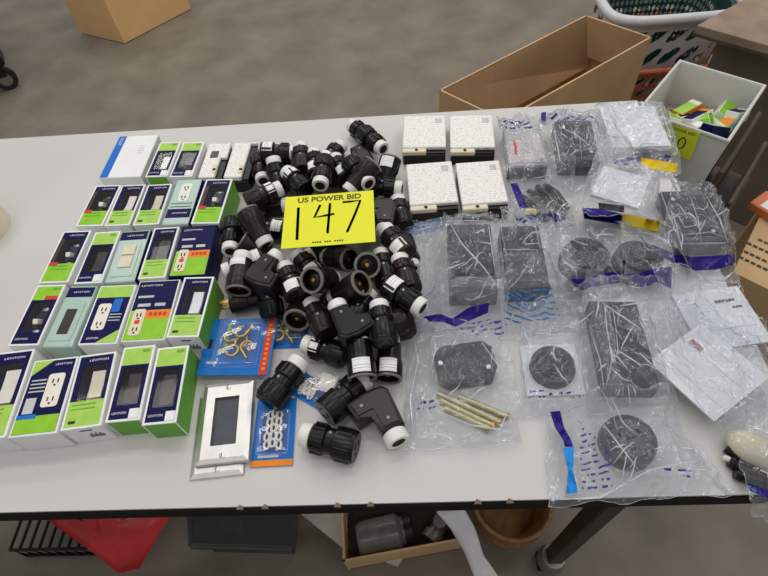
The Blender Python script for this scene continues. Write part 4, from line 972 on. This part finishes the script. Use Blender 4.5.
# front receptacle
round_device(631, 438, .033, .024, 'large grey round receptacle in the front bag', DEVGREY, faceM=DEVGREY)
b14 = bag('clear_bag', 'clear bag with violet and azure stripe hanging at the front edge', [(547, 408), (664, 396), (742, 490), (551, 503)], 34, FILM, 100, .003, 40, folds=[[(600, 420), (620, 446), (640, 472)], [(552, 500), (600, 498), (650, 470), (690, 462)], [(690, 440), (706, 460), (718, 474)], [(660, 420), (690, 440)]])
band(b14, [[(550, 412), (555, 428), (563, 440), (565, 447)], [(560, 411), (564, 428), (571, 440), (573, 447)]], PURPLE); band(b14, [[(563, 448), (568, 470), (566, 494)], [(574, 447), (573, 470), (578, 493)]], BBAND)
band(b14, [(578, 420), (612, 455), (612, 490), (582, 494)], CLPRINT); band(b14, [(662, 462), (690, 468), (690, 478), (664, 472)], CLPRINT)
# papers at right
p15, w, l, t = papers([(672, 293), (736, 288), (776, 340), (702, 352)], 'upright printed sheet in the upper bag at the right edge', None)
for k in range(6): box('printed_mark', w * (.04 + .05 * k), w * (.08 + .05 * k), l * .24, l * .29, t, t + .0004, INK if k % 2 else DEVDARK, p15)
for k in range(3): box('printed_mark', w * (.24 + .05 * k), w * (.28 + .05 * k), l * .12, l * .155, t, t + .0004, DEVGREY, p15)
box('ruled_line', -w * .4, w * .42, -l * .2, -l * .192, t, t + .0003, LGREY, p15)
b15 = bag('clear_bag', 'clear bag over the upright printed sheet at the right edge', [(640, 284), (737, 276), (786, 348), (690, 362)], 35, FILM, 84, .003, 34)
p16, w, l, t = papers([(705, 322), (766, 378), (718, 420), (645, 362)], 'slanted ruled sheet in the lower bag at the right edge', None)
for k in range(4): box('ruled_line', -w * .45, w * .45, l * (-.3 + .2 * k), l * (-.3 + .2 * k) + .0006, t, t + .0003, LGREY, p16)
box('printed_mark', -w * .40, -w * .22, l * .12, l * .2, t, t + .0004, mat('rust_print', (150, 110, 100), .5), p16)
b16 = bag('clear_bag', 'slanted clear bag over the ruled sheet at the right edge', [(690, 298), (788, 384), (738, 446), (614, 345)], 36, FILM, 100, .003, 44, .0012, folds=[[(620, 345), (640, 372), (668, 400)], [(700, 322), (735, 352), (760, 392)], [(720, 330), (742, 368), (748, 390)]])
# corner bag
c = at(762, 446, T + .03); r = thing('cream_casting', 'cream rounded plastic part in the corner bag', 'part', (c.x, c.y, T + .004), -.5, GC)
bm = bmesh.new(); bmesh.ops.create_uvsphere(bm, u_segments=24, v_segments=12, radius=1); bmesh.ops.transform(bm, matrix=Matrix.Diagonal((.034, .019, .016, 1)), verts=bm.verts)
for v in bm.verts: v.co.z = max(v.co.z, -.012); v.co.y += .2 * v.co.x ** 2 / .045
bmesh.ops.translate(bm, verts=bm.verts, vec=(0, 0, .012)); link('shell', mesh(bm, 'm', 50), CREAM, r); box('rim', -.03, .03, -.024, -.018, 0, .008, IVORY, r, .002)
hf_rect(c, .066, .038, -.5, T + .034)
for i, (x0, y0, x1, y1) in enumerate(((726, 448, 752, 468), (728, 462, 764, 478), (734, 474, 772, 486))):
    P, Q = at(x0, y0, T + .006), at(x1, y1, T + .006); d = Q - P
    r = thing('brown_rod', ['brown ribbed rod closest to the cream part', 'brown ribbed rod in the middle of the corner bag', 'brown ribbed rod closest to the corner bag stripe'][i], 'rod', (P.x, P.y, T), 0, GC)
    tube_o('shaft', [(0, 0, .007), (d.x, d.y, .007)], .0065, BROWN, r)
    for k_ in range(4): tube_o('rib', [(d.x * (.15 + .2 * k_), d.y * (.15 + .2 * k_), .007), (d.x * (.2 + .2 * k_), d.y * (.2 + .2 * k_), .007)], .0074, BLACK, r)
    for t_ in np.linspace(0, 1, 14): hf_disc((P.x + d.x * t_, P.y + d.y * t_), .007, T + .014)
b17 = bag('clear_bag', 'clear bag with violet stripe hanging over the front right corner', [(712, 420), (790, 408), (800, 520), (758, 512)], 37, FILM, 76, .003, 26)
band(b17, [(744, 482), (778, 494), (778, 503), (750, 491)], PURPLE); band(b17, [(749, 486), (756, 488), (756, 492), (751, 491)], GREEN)

# cream roll at the left picture edge
c = at(-40, 214, T + .045); r = thing('tape_roll', 'cream roll cut off by the left picture edge', 'roll', (c.x, c.y, T))
lathe_o('wound_tape', [(0, .028), (0, .058), (.045, .058), (.045, .028), (0, .028)], CREAM, r, 40, ZUP); lathe_o('core', [(0, .025), (0, .028), (.045, .028), (.045, .025), (0, .025)], CARD, r, 32, ZUP)

# ------------------------------------------------------------------ things behind the table
def quad_wall(bm, a, b, z0, z1, t):
    a, b = Vector(a), Vector(b); d = (b - a).normalized(); nrm = Vector((-d.y, d.x)) * t
    v = [bm.verts.new((*p, z)) for z in (z0, z1) for p in (a, b, b + nrm, a + nrm)]
    for f in ((0, 1, 5, 4), (1, 2, 6, 5), (2, 3, 7, 6), (3, 0, 4, 7), (4, 5, 6, 7), (3, 2, 1, 0)): bm.faces.new([v[i] for i in f])
def carton_walls(r, P, z0, z1, M, names=True):
    for i in range(4):
        bm = bmesh.new(); quad_wall(bm, P[i], P[(i + 1) % 4], z0, z1, .005); bmesh.ops.recalc_face_normals(bm, faces=bm.faces); link('carton_wall', mesh(bm), M, r)
# open long carton
ZR = .52
L_, B_, R_ = at(439, 90, ZR), at(586, 15, ZR), at(652, 37, ZR); F_ = L_ + R_ - B_
r = thing('open_carton', 'long open brown cardboard carton behind the table', 'carton')
carton_walls(r, [(p.x, p.y) for p in (L_, F_, R_, B_)], 0.01, ZR, CARD2)
prism_o('carton_bottom', [(p.x, p.y) for p in (L_, F_, R_, B_)], .002, .012, CARD2, r)
n1 = (F_ - L_).normalized()
bm = bmesh.new(); q = [L_ + n1 * .008 + Vector((0, 0, -.002)), B_ + n1 * .008 + Vector((0, 0, -.002)), B_ + n1 * .07 + (L_ - B_) * .05 + Vector((0, 0, -.14)), L_ + n1 * .07 + (B_ - L_) * .04 + Vector((0, 0, -.14))]
bm.faces.new([bm.verts.new(p) for p in q]); bmesh.ops.solidify(bm, geom=bm.faces[:], thickness=.004); link('inner_flap', mesh(bm), CARD, r)
bm = bmesh.new(); e1 = (L_ - B_).normalized(); q = [B_ + e1 * .007 + Vector((0, 0, -.002)), R_ + e1 * .007 + Vector((0, 0, -.002)), R_ + e1 * .03 + Vector((0, 0, -.11)), B_ + e1 * .03 + Vector((0, 0, -.11))]
bm.faces.new([bm.verts.new(p) for p in q]); bmesh.ops.solidify(bm, geom=bm.faces[:], thickness=.004); link('inner_flap', mesh(bm), CARD, r)
# carton at upper left on the floor
a, b, c = at(125, 44, 0), at(82, 33.5, 0), at(191, 9.5, 0); d = b + c - a
r = thing('cardboard_box', 'closed tan cardboard box standing on the floor at upper left', 'box')
prism_o('box_body', [(p.x, p.y) for p in (a, c, d, b)], .004, .42, mat('tan_card', (232, 188, 130), .75, var=.05, scale=6, bump=.1), r)
mid1, mid2 = (a + b) / 2, (c + d) / 2; dv = (b - a).normalized() * .025
prism_o('tape_strip', [(p.x, p.y) for p in (mid1 - dv, mid2 - dv, mid2 + dv, mid1 + dv)], .42, .4212, CARD, r)
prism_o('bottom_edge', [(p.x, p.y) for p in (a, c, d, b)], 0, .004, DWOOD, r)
# cart caster at the left
c = at(12, 88, 0); r = thing('cart', 'dark cart on a caster cut off at the upper left', 'cart', (c.x, c.y, 0), .5)
wl = lathe_o('caster_wheel', [(-.018, 0), (-.018, .03), (-.016, .052), (.016, .052), (.018, .03), (.018, 0)], RUBBER, r, 24, Matrix.Translation((0, 0, .053)) @ Matrix.Rotation(-1.5, 4, 'Z'))
lathe_o('wheel_hub', [(-.02, 0), (-.02, .03), (.02, .03), (.02, 0)], GREYST, wl, 18, Matrix.Translation((0, 0, .053)) @ Matrix.Rotation(-1.5, 4, 'Z'))
for s in (-1, 1): box('caster_fork', -.02, .02, s * .024 - .002, s * .024 + .002, .07, .13, BLKST, r)
box('caster_plate', -.04, .04, -.05, .05, .13, .138, BLKST, r); box('cart_frame', -.5, .05, -.06, .05, .138, .18, BLKST, r, .004)
box('cart_bin', -.5, .02, -.04, .5, .18, .5, mat('slate_plastic', (86, 98, 108), .5), r, .03, seg=3)
# laundry baskets, stacked
def basket(c, z0, z1, w0, l0, w1, l1, rz, M, name, label, rim_r, hole=(.05, .06), skew=0, cell=.005):
    r = thing(name, label, 'basket', (c[0], c[1], 0), rz, 'stacked laundry baskets')
    def rr(w, l, t):      # rounded rectangle (superellipse)
        a = 2 * math.pi * t; ca, sa = math.cos(a), math.sin(a); k = .45
        return (w / 2 * math.copysign(abs(ca) ** k, ca), l / 2 * math.copysign(abs(sa) ** k, sa))
    per = 2 * (w1 + l1); n = int(per / cell); m_ = int((z1 - z0) / cell); T_ = []
    for q in range(2400): T_.append(rr(w1, l1, q / 2400))
    cum = [0]
    for q in range(2400): a_, b_ = T_[q], T_[(q + 1) % 2400]; cum.append(cum[-1] + math.hypot(b_[0] - a_[0], b_[1] - a_[1]))
    tt = np.interp(np.linspace(0, cum[-1], n, endpoint=False), cum, np.linspace(0, 1, 2401))
    bm = bmesh.new(); g = []
    for jj in range(m_ + 1):
        h = jj / m_; w_, l_ = w0 + (w1 - w0) * h, l0 + (l1 - l0) * h
        g.append([bm.verts.new((*rr(w_, l_, t), z0 + (z1 - z0) * h)) for t in tt])
    ph, pv = hole
    for jj in range(m_):
        zz = (jj + .5) * cell
        for i in range(n):
            ss = (i + .5) * cell; row = int(zz / pv); fz = zz / pv - row - .5; fx = ((ss + skew * zz) / ph) % 1 - .5
            if .12 < jj / m_ < .86 and (fx / .32) ** 2 + (fz / .38) ** 2 < 1: continue
            bm.faces.new((g[jj][i], g[jj][(i + 1) % n], g[jj + 1][(i + 1) % n], g[jj + 1][i]))
    bm.faces.new(g[0][::-1]); bmesh.ops.recalc_face_normals(bm, faces=bm.faces)
    link('basket_wall', mesh(bm), M, r)
    pts = [(*rr(w1 + .02, l1 + .02, i / 48), z1) for i in range(48)]
    bm = bmesh.new(); tube(bm, pts, rim_r, 10, True); bmesh.ops.recalc_face_normals(bm, faces=bm.faces); bmesh.ops.scale(bm, vec=(1, 1, 1.0), verts=bm.verts); link('rim', mesh(bm, 'rim', 60), M, r)
    return r
rzb = .02; bc = at(613, 25, .43) + Vector((.235, .19, 0))
basket(bc, .02, .25, .36, .28, .50, .38, rzb, BASKO, 'laundry_basket', 'terracotta basket at the bottom of the basket stack', .011, (.05, .05), -.6)
basket(bc, .06, .43, .36, .27, .45, .34, rzb, BASKW, 'laundry_basket', 'white basket with slanted holes nested in the terracotta one', .017, (.080, .088), -.9, .004)
basket(bc, .12, .42, .30, .21, .40, .29, rzb, BASKG, 'laundry_basket', 'dark green basket nested inside the white one', .008, (.022, .026), 0, .004)
# brown table at right
ZB = .60
p0, p1, p2 = at(697, 25, ZB), at(768, 45, ZB), at(742, 0, ZB); d1 = (p1 - p0).normalized(); d2 = (p2 - p0).normalized()
r = thing('side_table', 'worn brown laminate side table at the right behind the baskets', 'table')
pp = [p0, p0 + d1 * .6, p0 + d1 * .6 + d2 * 1.0, p0 + d2 * 1.0]
prism_o('table_top', [(p.x, p.y) for p in pp], ZB - .022, ZB, WOODB, r, .003); 
prism_o('edge_strip', [(p.x, p.y) for p in (p0 - d2 * .002 - d1 * .002, p0 + d1 * .6, p0 + d1 * .6 + d2 * .02, p0 + d2 * .02)], ZB - .030, ZB - .0225, DWOOD, r)
in_ = (d1 + d2) * .05
prism_o('side_panel', [(p.x, p.y) for p in (p0 + in_, p0 + in_ + d1 * .5, p0 + in_ + d1 * .5 + d2 * .03, p0 + in_ + d2 * .03)], .0, ZB - .022, mat('greybrown_panel', (104, 94, 84), .6, var=.12, scale=8), r)
for q in (p0 + d2 * .85 + d1 * .08, p0 + d2 * .85 + d1 * .5): prism_o('leg', [(q.x - .02, q.y - .02), (q.x + .02, q.y - .02), (q.x + .02, q.y + .02), (q.x - .02, q.y + .02)], 0, ZB - .022, DWOOD, r)
# white bin on a low stand
ZBIN = .725
bp_ = [at(684.6, 63.8, ZBIN), at(767, 86, ZBIN), at(726.3, 142.3, ZBIN), at(633, 107.5, ZBIN)]
cc = sum(bp_, Vector()) / 4; e1 = ((bp_[2] - bp_[3]) + (bp_[1] - bp_[0])) / 2; e2 = ((bp_[0] - bp_[3]) + (bp_[1] - bp_[2])) / 2
bw, bl = e1.length, e2.length; rzb = math.atan2(e1.y, e1.x)
r = thing('storage_bin', 'open white plastic bin of small boxes beside the far table corner', 'bin', (cc.x, cc.y, .50), rzb)
def tapered(bm, w0, l0, w1, l1, h, t):
    g = []
    for (w_, l_, z) in ((w0, l0, 0), (w1, l1, h), (w1 - 2 * t, l1 - 2 * t, h), (w0 - 2 * t, l0 - 2 * t, t)): g.append([bm.verts.new((sx * w_ / 2, sy * l_ / 2, z)) for sx, sy in ((-1, -1), (1, -1), (1, 1), (-1, 1))])
    for a_, b_ in zip(g, g[1:]):
        for k in range(4): bm.faces.new((a_[k], a_[(k + 1) % 4], b_[(k + 1) % 4], b_[k]))
    bm.faces.new(g[0][::-1]); bm.faces.new(g[-1]); bmesh.ops.recalc_face_normals(bm, faces=bm.faces)
bm = bmesh.new(); tapered(bm, bw * .9, bl * .9, bw, bl, ZBIN - .50, .004); link('bin_body', mesh(bm), BINW, r)
bm = bmesh.new(); hb = ZBIN - .50; tube(bm, [(sx * (bw / 2 - .001), sy * (bl / 2 - .001), hb) for sx, sy in ((-1, -1), (1, -1), (1, 1), (-1, 1))], .0042, 8, True); bmesh.ops.recalc_face_normals(bm, faces=bm.faces); link('bin_rim', mesh(bm), BINW, r)
ux, uy = e1.normalized(), e2.normalized()
st = thing('wooden_stand', 'dark wooden stand under the white bin', 'stand', (cc.x, cc.y, 0), rzb)
box('stand_top', -bw * .48, bw * .9, -bl * .5, bl * .6, .47, .50, DWOOD, st, .003); 
for sx in (-.42, .82):
    for sy in (-.42, .5): box('leg', sx * bw - .015, sx * bw + .015, sy * bl - .015, sy * bl + .015, 0, .47, DWOOD, st)
for x0_, zt, lb in ((.56, .66, 'taller dark plank standing beside the white bin'), (.80, .60, 'shorter dark plank standing right of the white bin')):
    pk = box('wooden_plank', x0_ * bw, (x0_ + .06) * bw, -bl * .5, bl * .6, .501, zt, DWOOD, None, .003); pk.location = (cc.x, cc.y, 0); pk.rotation_euler = (0, 0, rzb); tag(pk, lb, 'plank')
cols = [GREEN, PALEGREEN, NAVY, WHITE, ORANGE, BLACK, DGREEN, SAGE]
names = {0: 'lime green', 1: 'pale green', 2: 'navy', 3: 'white', 4: 'orange', 5: 'black', 6: 'deep green', 7: 'sage'}
spots = [(676, 112, 0, 'at the left end of the bin'), (689, 106, 1, 'standing up near the bin back'), (699, 116, 2, 'in the middle of the bin'), (708, 110, 5, 'across the middle of the bin'), (706, 124, 6, 'at the near rim of the bin'),
         (727, 106, 0, 'tallest at the right of the bin'), (719, 117, 1, 'leaning right of the bin centre'), (728, 121, 4, 'at the right near corner of the bin'), (738, 113, 2, 'farthest right in the bin'), (736, 104, 3, 'at the back right of the bin'), (692, 119, 3, 'between the green ones at the near rim'), (716, 128, 7, 'lowest in the near corner of the bin')]
for k, (x, y, ci, wh) in enumerate(spots):
    p = at(x, y, ZBIN - .055); a = random.uniform(-1.2, 1.2); o = thing('small_carton', f'{names[ci]} small carton {wh}', 'carton', (p.x, p.y, ZBIN - .075 + .006 * (k % 3)), 0, 'small cartons in the white bin')
    o.rotation_euler = (random.uniform(-.5, .5), random.uniform(-.5, .5), a)
    box('carton_body', -.013, .013, -.032, .032, -.010, .012, cols[(ci + 3) % 8] if k % 2 else WHITE, o, .0008); box('printed_panel', -.012, .012, -.031, .031, .012, .0125, cols[ci], o); box('end_print', -.012, .012, .016, .028, .0125, .0129, cols[(ci + 2) % 8], o)
bf = box('bin_filler_carton', -bw * .40, bw * .40, -bl * .40, bl * .40, 0, hb - .10, CARD); bf.location = (cc.x, cc.y, .506); bf.rotation_euler = (0, 0, rzb); tag(bf, 'flat cardboard layer under the small cartons in the bin', 'cardboard')
# lime tag on the bin
def bin_face(x, y):      # picture point carried to the near face of the bin
    n_ = -uy; P0 = (bp_[2] + bp_[3]) / 2 + n_ * .0012; d = at(x, y, 0) - Vector(CAM); t = (P0 - Vector(CAM)).dot(n_) / d.dot(n_); return Vector(CAM) + d * t
tp = [bin_face(*q) for q in ((662, 121), (700, 133), (691, 160), (654, 148))]
c = sum(tp, Vector()) / 4; xa = (tp[1] - tp[0] + tp[2] - tp[3]).normalized(); za = xa.cross(-(uy)).normalized()
zl = (-uy); ya = zl.cross(xa); mw = Matrix.Identity(4)
for i in range(3): mw[i][0] = xa[i]; mw[i][1] = ya[i]; mw[i][2] = zl[i]; mw[i][3] = c[i]
tw, tl = ((tp[1] - tp[0]).length + (tp[2] - tp[3]).length) / 2, ((tp[0] - tp[3]).length + (tp[1] - tp[2]).length) / 2
tg = thing('lot_sign', 'lime paper lot sign with handwritten number on the white bin', 'sign'); tg.matrix_world = mw
box('paper', -tw / 2, tw / 2, -tl / 2, tl / 2, 0, .0005, SIGNG, tg)
lettering('US POWER BID', 0, tl * .38, .0007, .006, SINK, tg, tw * .8, .012)
digit(tg, [[(.34, .72), (.30, .50), (.44, .50)], [(.43, .74), (.40, .28)], [(.66, .70), (.57, .58), (.56, .36), (.63, .26), (.72, .36), (.74, .58), (.66, .70)]], .0012, .0009, tw, tl)
# brown box at the right
a, b = at(733, 272, .5), at(790, 300, .5); d3 = (at(775, 185, .5) - a); 
r = thing('shipping_box', 'brown shipping box with black printing at the right of the table', 'box')
prism_o('box_body', [(p.x, p.y) for p in (a, b, b + d3, a + d3)], .0, .50, CARD2, r)
c = at(752, 258, .5); ang = math.atan2((b - a).y, (b - a).x)
for k, (dy, wd) in enumerate(((.030, .05), (.014, .10), (-.004, .14), (-.018, .12))):
    bm = bmesh.new()
    for i in range(int(wd / .012)): bbox(bm, -wd / 2 + i * .012, -wd / 2 + i * .012 + .009, -.0035, .0035, .5002, .5008)
    o = link('printed_line', mesh(bm), INK if k else SINK, r); o['kind'] = 'stuff'; dn = Vector((-math.sin(ang), math.cos(ang), 0)); o.location = (c.x + dn.x * dy * 1.5 + .02, c.y + dn.y * dy * 1.5, 0); o.rotation_euler = (0, 0, ang)
a = at(774, 216, .52); ob = thing('label_packet', 'orange and white packet on the brown shipping box', 'packet', (a.x + .02, a.y + .02, .5015), .6)
box('packet_body', -.03, .03, -.05, .05, 0, .02, mat('orange_packet', (214, 120, 70), .5), ob, .002); box('packet_label', -.024, .024, -.042, .03, .02, .0206, WHITE, ob)

# ------------------------------------------------------------------ under the table
# wire crate at the left
a = at(10, 550, .07); b = at(80, 546, .07)
r = thing('wire_crate', 'black wire crate on the floor at lower left', 'crate', (a.x, a.y, 0))
W_ = (b - a).length + .02
for i in range(9): x = W_ * i / 8; tube_o('wire', [(x, 0, 0), (x, 0, .07), (x, .25, .07)], .004, BLKST, r, 6)
for z in (.004, .07): tube_o('rail', [(0, 0, z), (W_, 0, z)], .004, BLKST, r, 6)
tube_o('rail', [(0, .12, .07), (W_, .12, .07)], .004, BLKST, r, 6)
# red plastic bag on the crate
def crumple(name, poly, z0, thick, M, label, cat, seed, sag=0, n=34):
    """soft plastic lump with the outline poly (world points), closed and wrinkled"""
    c = sum((Vector(p) for p in poly), Vector()) / len(poly); bm = bmesh.new(); rings = []; m_ = n
    def out(t):
        k = t * len(poly); i = int(k) % len(poly); f = k - int(k); return Vector(poly[i]).lerp(Vector(poly[(i + 1) % len(poly)]), f)
    for sgn in (1, -1):
        for s in (1, .92, .75, .5, .25) if sgn > 0 else (.75, .4):
            rg = []
            for i in range(m_):
                p = c.lerp(out(i / m_), s); nz = noise.noise(Vector((p.x * 28, p.y * 28, seed))) + .6 * abs(noise.noise(Vector((p.x * 70, p.y * 40, seed + 5))))
                z = sgn * thick * math.sqrt(max(1 - s * s, 0)) * (1 if sgn > 0 else .5) + nz * thick * .45 * (1 - s * .6)
                rg.append(bm.verts.new((p.x - c.x, p.y - c.y, p.z + z - c.z)))
            rings.append(rg)
        if sgn > 0: top = rings[:]
        else: bot = rings[5:]
    def bridge(a_, b_):
        for i in range(m_): bm.faces.new((a_[i], a_[(i + 1) % m_], b_[(i + 1) % m_], b_[i]))
    for a_, b_ in zip(top, top[1:]): bridge(a_, b_)
    bridge(bot[0], top[0]); bridge(bot[1], bot[0])
    bm.faces.new(top[-1]); bm.faces.new(bot[-1]); bmesh.ops.recalc_face_normals(bm, faces=bm.faces)
    o = link(name, mesh(bm, name, 70), M); o.location = c; return tag(o, label, cat)
crumple('plastic_bag', [at(20, 498, .12), at(105, 492, .14), at(186, 498, .12), at(160, 532, .11), at(140, 568, .06), at(118, 574, .05), at(98, 556, .08), at(66, 534, .10)], .3, .035, REDBAG, 'red plastic bag lying over the wire crate', 'bag', 3)
# grey lid
a, b, c = at(150, 512, .12), at(292, 548, .12), at(296, 500, .12)
r = thing('tote_lid', 'dark grey plastic tote lid under the table', 'lid')
pl = [(p.x, p.y) for p in (at(190, 545, .12), b, c, at(188, 500, .12))]
GT = mat('dark_tote_plastic', (66, 64, 66), .4, var=.1)
prism_o('panel', pl, .10, .115, GT, r, .003)
ce = Vector((sum(p[0] for p in pl) / 4, sum(p[1] for p in pl) / 4))
for i in range(4):
    q0, q1 = Vector(pl[i]), Vector(pl[(i + 1) % 4]); tube_o('rim', [(*q0, .112), (*q1, .112)], .007, GT, r, 8)
prism_o('stack_support', [tuple(ce.lerp(Vector(p), .85)) for p in pl], 0, .10, DWOOD, r)
# white foam board
pl = [at(296, 508, .1), at(344, 500, .1), at(344, 541, .1), at(338, 541, .1)]
r = prism_o('foam_board', [(p.x, p.y) for p in pl], .02, .045, mat('foam', (196, 190, 178), .7, var=.05)); tag(r, 'pale foam board leaning beside the cardboard tray', 'board')
r2 = prism_o('foam_board', [(p.x, p.y) for p in (at(378, 556, .0), at(408, 552, .0), at(398, 567, .0), at(384, 562, .0))], .0, .012, MATS['foam']); tag(r2, 'small pale board tip in front of the cardboard tray', 'board')
# cardboard tray with jars
pl = [at(343, 562, .10), at(462, 540, .10), at(462, 486, .10), at(340, 486, .10)]
r = thing('cardboard_tray', 'low cardboard tray of oddments under the table', 'tray')
carton_walls(r, [(p.x, p.y) for p in (pl[0], pl[1], pl[2], pl[3])], .0, .10, CARD2); prism_o('tray_bottom', [(p.x, p.y) for p in pl], 0, .008, DWOOD, r)
c = at(382, 531, .10); r = thing('glass_jar', 'grey jar lying in the cardboard tray', 'jar', (c.x, c.y, .055), .2)
JAR = mat('jar_grey', (118, 114, 110), .25, var=.15)
lathe_o('jar_body', [(-.06, 0), (-.06, .035), (-.05, .042), (.035, .042), (.045, .032), (.05, .032), (.05, 0)], JAR, r, 24); lathe_o('lid', [(.05, 0), (.05, .036), (.068, .036), (.07, .033), (.07, 0)], BLKST, r, 24)
c = at(440, 522, .08); r = thing('pipe_fitting', 'grey pipe fitting at the right of the cardboard tray', 'fitting', (c.x, c.y, .045), .9)
lathe_o('barrel', [(-.04, 0), (-.04, .024), (-.02, .024), (-.018, .018), (.03, .018), (.032, .026), (.045, .026), (.045, 0)], GREYST, r, 20); lathe_o('branch', [(0, 0), (0, .016), (.05, .016), (.05, 0)], GREYST, r, 16, ZUP)
# white bag strip
crumple('plastic_bag', [at(436, 512, .16), at(462, 504, .18), at(476, 530, .16), at(484, 556, .12), at(502, 582, .08), at(476, 582, .08), at(464, 552, .12), at(450, 528, .15)], .1, .02, mat('white_bag_plastic', (232, 230, 230), .35, var=.04), 'crumpled white plastic bag beside the cardboard tray', 'bag', 9)
# brown round basket
c = at(514, 508, .13); r = thing('wicker_basket', 'brown round basket under the table near the leg', 'basket', (c.x, c.y + .02, 0))
WK = mat('wicker', (150, 104, 58), .6, var=.2, scale=60, bump=.4)
lathe_o('basket_body', [(0, 0), (0, .06), (.06, .085), (.13, .092), (.13, .086), (.06, .079), (.008, .055), (.008, 0)], WK, r, 36, ZUP)
for z in (.035, .065, .095, .125): tube_o('woven_band', [((.075 + .12 * min(z, .07) + .003) * math.cos(t * math.pi / 18), (.075 + .12 * min(z, .07) + .003) * math.sin(t * math.pi / 18), z) for t in range(36)], .004, WK, r, 6, True)
